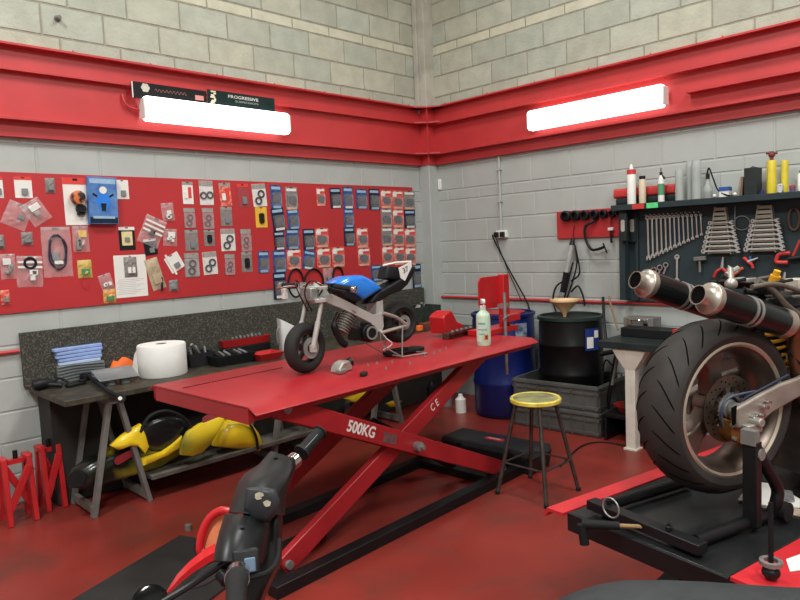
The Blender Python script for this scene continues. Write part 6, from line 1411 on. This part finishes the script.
t, w, h = shelf_thing('cable_tie_box', 'small white box with a blue lid on the shelf', 720, 731, 187, 'box'); k = MB(); k.box((0, 0, h*.3), (.06, w, h*.6)); part('box_body', k, WHT, t); k = MB(); k.box((0, 0, h*.8), (.065, w*1.03, h*.4)); part('lid', k, mat('blue_lid', (44, 84, 160), .4), t)
for (px, lb) in ((714.5, 'small white ball on the shelf below the black hose'), (735, 'small white round lid on the shelf right of the blue lidded box')):
    p = onx(px, 196, -.18); k = MB(); k.ball((-.18, p.y, SZ+.013), .013, 8); solo('white_cap', k, WHT, lb, 'cap')
for i, (px, tl) in enumerate(((741, 8), (743.5, 5))):
    p = onx(px, 185, -.12); k = MB(); k.box((0, 0, .065), (.11, .012, .13), T(-.12, p.y, SZ+.002) @ RX(tl)); solo('booklet', k, mat(f'tan_booklet_{i}', ((150, 132, 112), (112, 92, 80))[i], .7), ('tan booklet leaning furthest left against the black box on the shelf', 'brown booklet leaning between the tan one and the black box')[i], 'booklet', 'booklets leaning on the shelf')
t, w, h = shelf_thing('black_box', 'upright black box on the shelf left of the yellow cylinders', 745.5, 760.5, 168, 'box'); k = MB(); k.box((0, 0, h/2), (.11, w, h)); part('carton', k, mat('dark_slate_box', (40, 46, 48), .5, var=.1), t, bev=.003); k = MB(); k.tube([(0, -.02, h), (0, .0, h+.01), (0, .02, h)], .004, 6); part('strap', k, BLKP, t)
bottle('small_bottle', 'small dark blue bottle between the black box and the yellow cylinder', 759.5, 764.5, 190, 'bottle', CAN_, mat('deep_blue', (38, 48, 110), .4), X=-.15)
YC = mat('yellow_gas_cylinder', (214, 196, 52), .35, var=.08)
for (x0, x1, yt, lb, v_) in ((766, 777.5, 160, 'yellow gas cylinder with a dark red valve on the shelf', 1), (780.5, 789, 160, 'plain yellow gas cylinder right of the one with the valve', 0)):
    t, w, h = bottle('gas_cylinder', lb, x0, x1, yt, 'gas cylinder', [(.001, 0), (1, 0), (1, .92), (.85, .98), (.3, 1), (.001, 1)], YC, group='yellow gas cylinders')
    if v_:
        k = MB(); k.lathe([(.012, h), (.012, h+.03), (.001, h+.03)], 10); k.ball((0, 0, h+.035), .022, 8); k.tube([(0, -.035, h+.045), (0, .035, h+.05)], .009, 8); part('valve', k, mat('dark_red_valve', (112, 44, 44), .5), t)
bottle('spray_can', 'small white and grey can in front of the yellow cylinders', 776, 784, 184, 'can', CAN_, mat('speckled_can', (196, 196, 192), .4, var=0, col2=(84, 92, 96), scale=30, lo=.5, hi=.55), [('cap', [(.7, .88), (.7, 1), (.001, 1)], WHT)], X=-.19)
bottle('tape_roll', 'small purple and red tub right of the yellow cylinders', 789, 796, 185, 'tub', CAN_, mat('purple_tub', (92, 70, 110), .5), [('lid', [(1.04, .6), (1.04, .95), (.001, .98)], mat('dull_red_lid', (160, 60, 66), .5))], X=-.17)
bottle('oil_bottle', 'pale bottle with a green cap at the right edge of the picture on the shelf', 797, 804, 171, 'bottle', [(.001, 0), (1, 0), (1, .8), (.5, .92), (.001, .94)], WHT, [('cap', [(.55, .9), (.55, 1.02), (.001, 1.02)], mat('green_cap', (60, 130, 80), .5))])
a, b = onx(615, 193, -.05), onx(676, 191, -.05)
lc = thing('tool_roll', 'long red and black case lying behind the bottles at the left end of the shelf', 'case', loc=(-.05, (a.y+b.y)/2, SZ))
k = MB(); k.prism(rrect(.05, .075, .02, 4), abs(b.y-a.y), Matrix(((1, 0, 0, 0), (0, 0, 1, -abs(b.y-a.y)/2), (0, 1, 0, .098), (0, 0, 0, 1)))); part('red_half', k, PRED, lc); k = MB(); k.prism(rrect(.05, .06, .018, 4), abs(b.y-a.y)*.96, Matrix(((1, 0, 0, 0), (0, 0, 1, -abs(b.y-a.y)*.5), (0, 1, 0, .03), (0, 0, 0, 1)))); part('black_half', k, BT, lc)
for (x0, x1, y0, y1, m, lb) in ((646.5, 658, 205.5, 210.5, mat('bright_green_label', (90, 214, 130), .5, var=.15, scale=60), 'bright green price label on the front edge of the pegboard shelf'), (632, 644, 206, 211, PRED, 'red label on the front edge of the pegboard shelf left of the green one')):
    a = onx(x0, y0, -.222); b = onx(x1, y1, -.222); k = MB(); k.box((-.2225, (a.y+b.y)/2, 1.795), (.002, abs(a.y-b.y), .04)); solo('shelf_label', k, m, lb, 'label')
# ------------------------------------------------------------------ on the right bench
RZ_ = .8005
a, b = onx(624, 325, -.45), onx(690, 325, -.45)
lt = thing('tool_case', 'long flat black tool case with a red end on the dark bench top', 'case', loc=(-.42, -2.7, RZ_))
ya_, yb_ = onx(624, 322, -.40).y, onx(676, 322, -.40).y
k = MB(); k.box((-.38, (ya_+yb_)/2, RZ_+.035), (.16, abs(ya_-yb_), .07)); part('body', k, BLKP, lt, world=True, bev=.006)
k = MB(); k.box((-.38, yb_-.03, RZ_+.04), (.15, .07, .075)); part('red_end', k, PRED, lt, world=True, bev=.004)
p = onz(640, 327, RZ_); k = MB(); k.slab([(p.x-.03, p.y-.03, RZ_), (p.x+.02, p.y-.04, RZ_), (p.x+.03, p.y+.02, RZ_), (p.x+.0, p.y+.03, RZ_)], (0, 0, 1), .018); solo('paper_scrap', k, CARDW, 'white crumpled scrap in front of the long black tool case', 'scrap')
ya_, yb_ = onx(628, 315, -.15).y, onx(657, 315, -.15).y
lt2 = thing('metal_case', 'grey case with two chrome latches behind the long black case', 'case', loc=(-.15, (ya_+yb_)/2, RZ_))
w_ = abs(ya_-yb_); k = MB(); k.box((0, 0, .06), (.16, w_, .12)); part('body', k, GREYST, lt2, bev=.005)
for s_ in (-.28, .28):
    k = MB(); k.box((-.083, s_*w_, .085), (.012, .035, .05)); part('latch', k, CHROME, lt2, bev=.002)
k = MB(); k.tube(smooth_path([(-.08, -.05, .10), (-.115, -.04, .105), (-.115, .04, .105), (-.08, .05, .10)], 4), .006, 6); part('handle', k, CHROME, lt2)
# ------------------------------------------------------------------ on the right lift's platform
PZ = .5515
for i, (pts, m, lb) in enumerate((([(738, 500), (752, 482), (775, 485), (800, 500), (800, 508), (760, 506)], CARDW, 'white papers spread under the large motorcycle on the lift'), ([(742, 503), (760, 496), (800, 510), (800, 517), (770, 510)], mat('tan_paper', (168, 150, 130), .7, var=.3, scale=40), 'tan papers with a pen mark in front of the white papers on the lift'))):
    k = MB(); k.slab([onz(a_, b_, PZ+.006*(1-i)) for a_, b_ in pts], (0, 0, 1), .004); solo('paper_sheet', k, m, lb, 'paper', 'papers on the right lift')
k = MB(); k.prism(rrect(.11, .07, .01), .006, T(*onz(783, 496, PZ+.012)) @ RZ(20)); solo('magazine', k, mat('grey_print_page', (120, 120, 122), .5, var=.4, scale=60), 'grey printed booklet on the white papers under the large motorcycle', 'booklet')
PZ2 = .553
kn = thing('pump_handle', 'black rod with a round knobbed foot at the right edge of the lift', 'rod', loc=tuple(onz(771, 572, .55)))
f_ = onz(771, 572, .575); tp = V((f_.x+.03, f_.y+.01, .575+.20)); k = MB(); k.tube([f_, tp+(f_-tp)*.0], .0075, 8); part('rod', k, BLK, kn, world=True); k = MB(); k.ball(f_, .026, 8, (1, 1, .8)); part('foot', k, BLKP, kn, world=True)
k = MB(); k.lathe([(.02, -.006), (.032, -.006), (.032, .006), (.02, .006)], 14, AX(f_+V((0, 0, .03)), (0, 0, 1)), closed=True); part('collar', k, STEEL, kn, world=True)
k = MB(); k.slab([onz(a_, b_, .552) for a_, b_ in ((786, 560), (806, 553), (806, 570), (790, 572))], (0, 0, 1), .003); solo('paper_sheet', k, CARDW, 'white sheet on the red flap of the right lift at the right edge', 'paper')
k = MB(); bw = onz(775, 470, .553)
rk = thing('wire_basket', 'grey wire basket under the large motorcycle beside the papers', 'basket', loc=(bw.x+.25, bw.y+.0, .553), rz=-11)
for zz in (.01, .07, .13): k.tube([(x, y, zz) for x, y in rrect(.30, .2, .03, 4)], .004, 6, closed=True)
part('rings', k, GREYST, rk)
k = MB()
for x, y in rrect(.30, .2, .03, 5): k.tube([(x, y, .01), (x, y, .13)], .003, 5)
part('wires', k, GREYST, rk); rk.children[1]['kind'] = 'stuff'
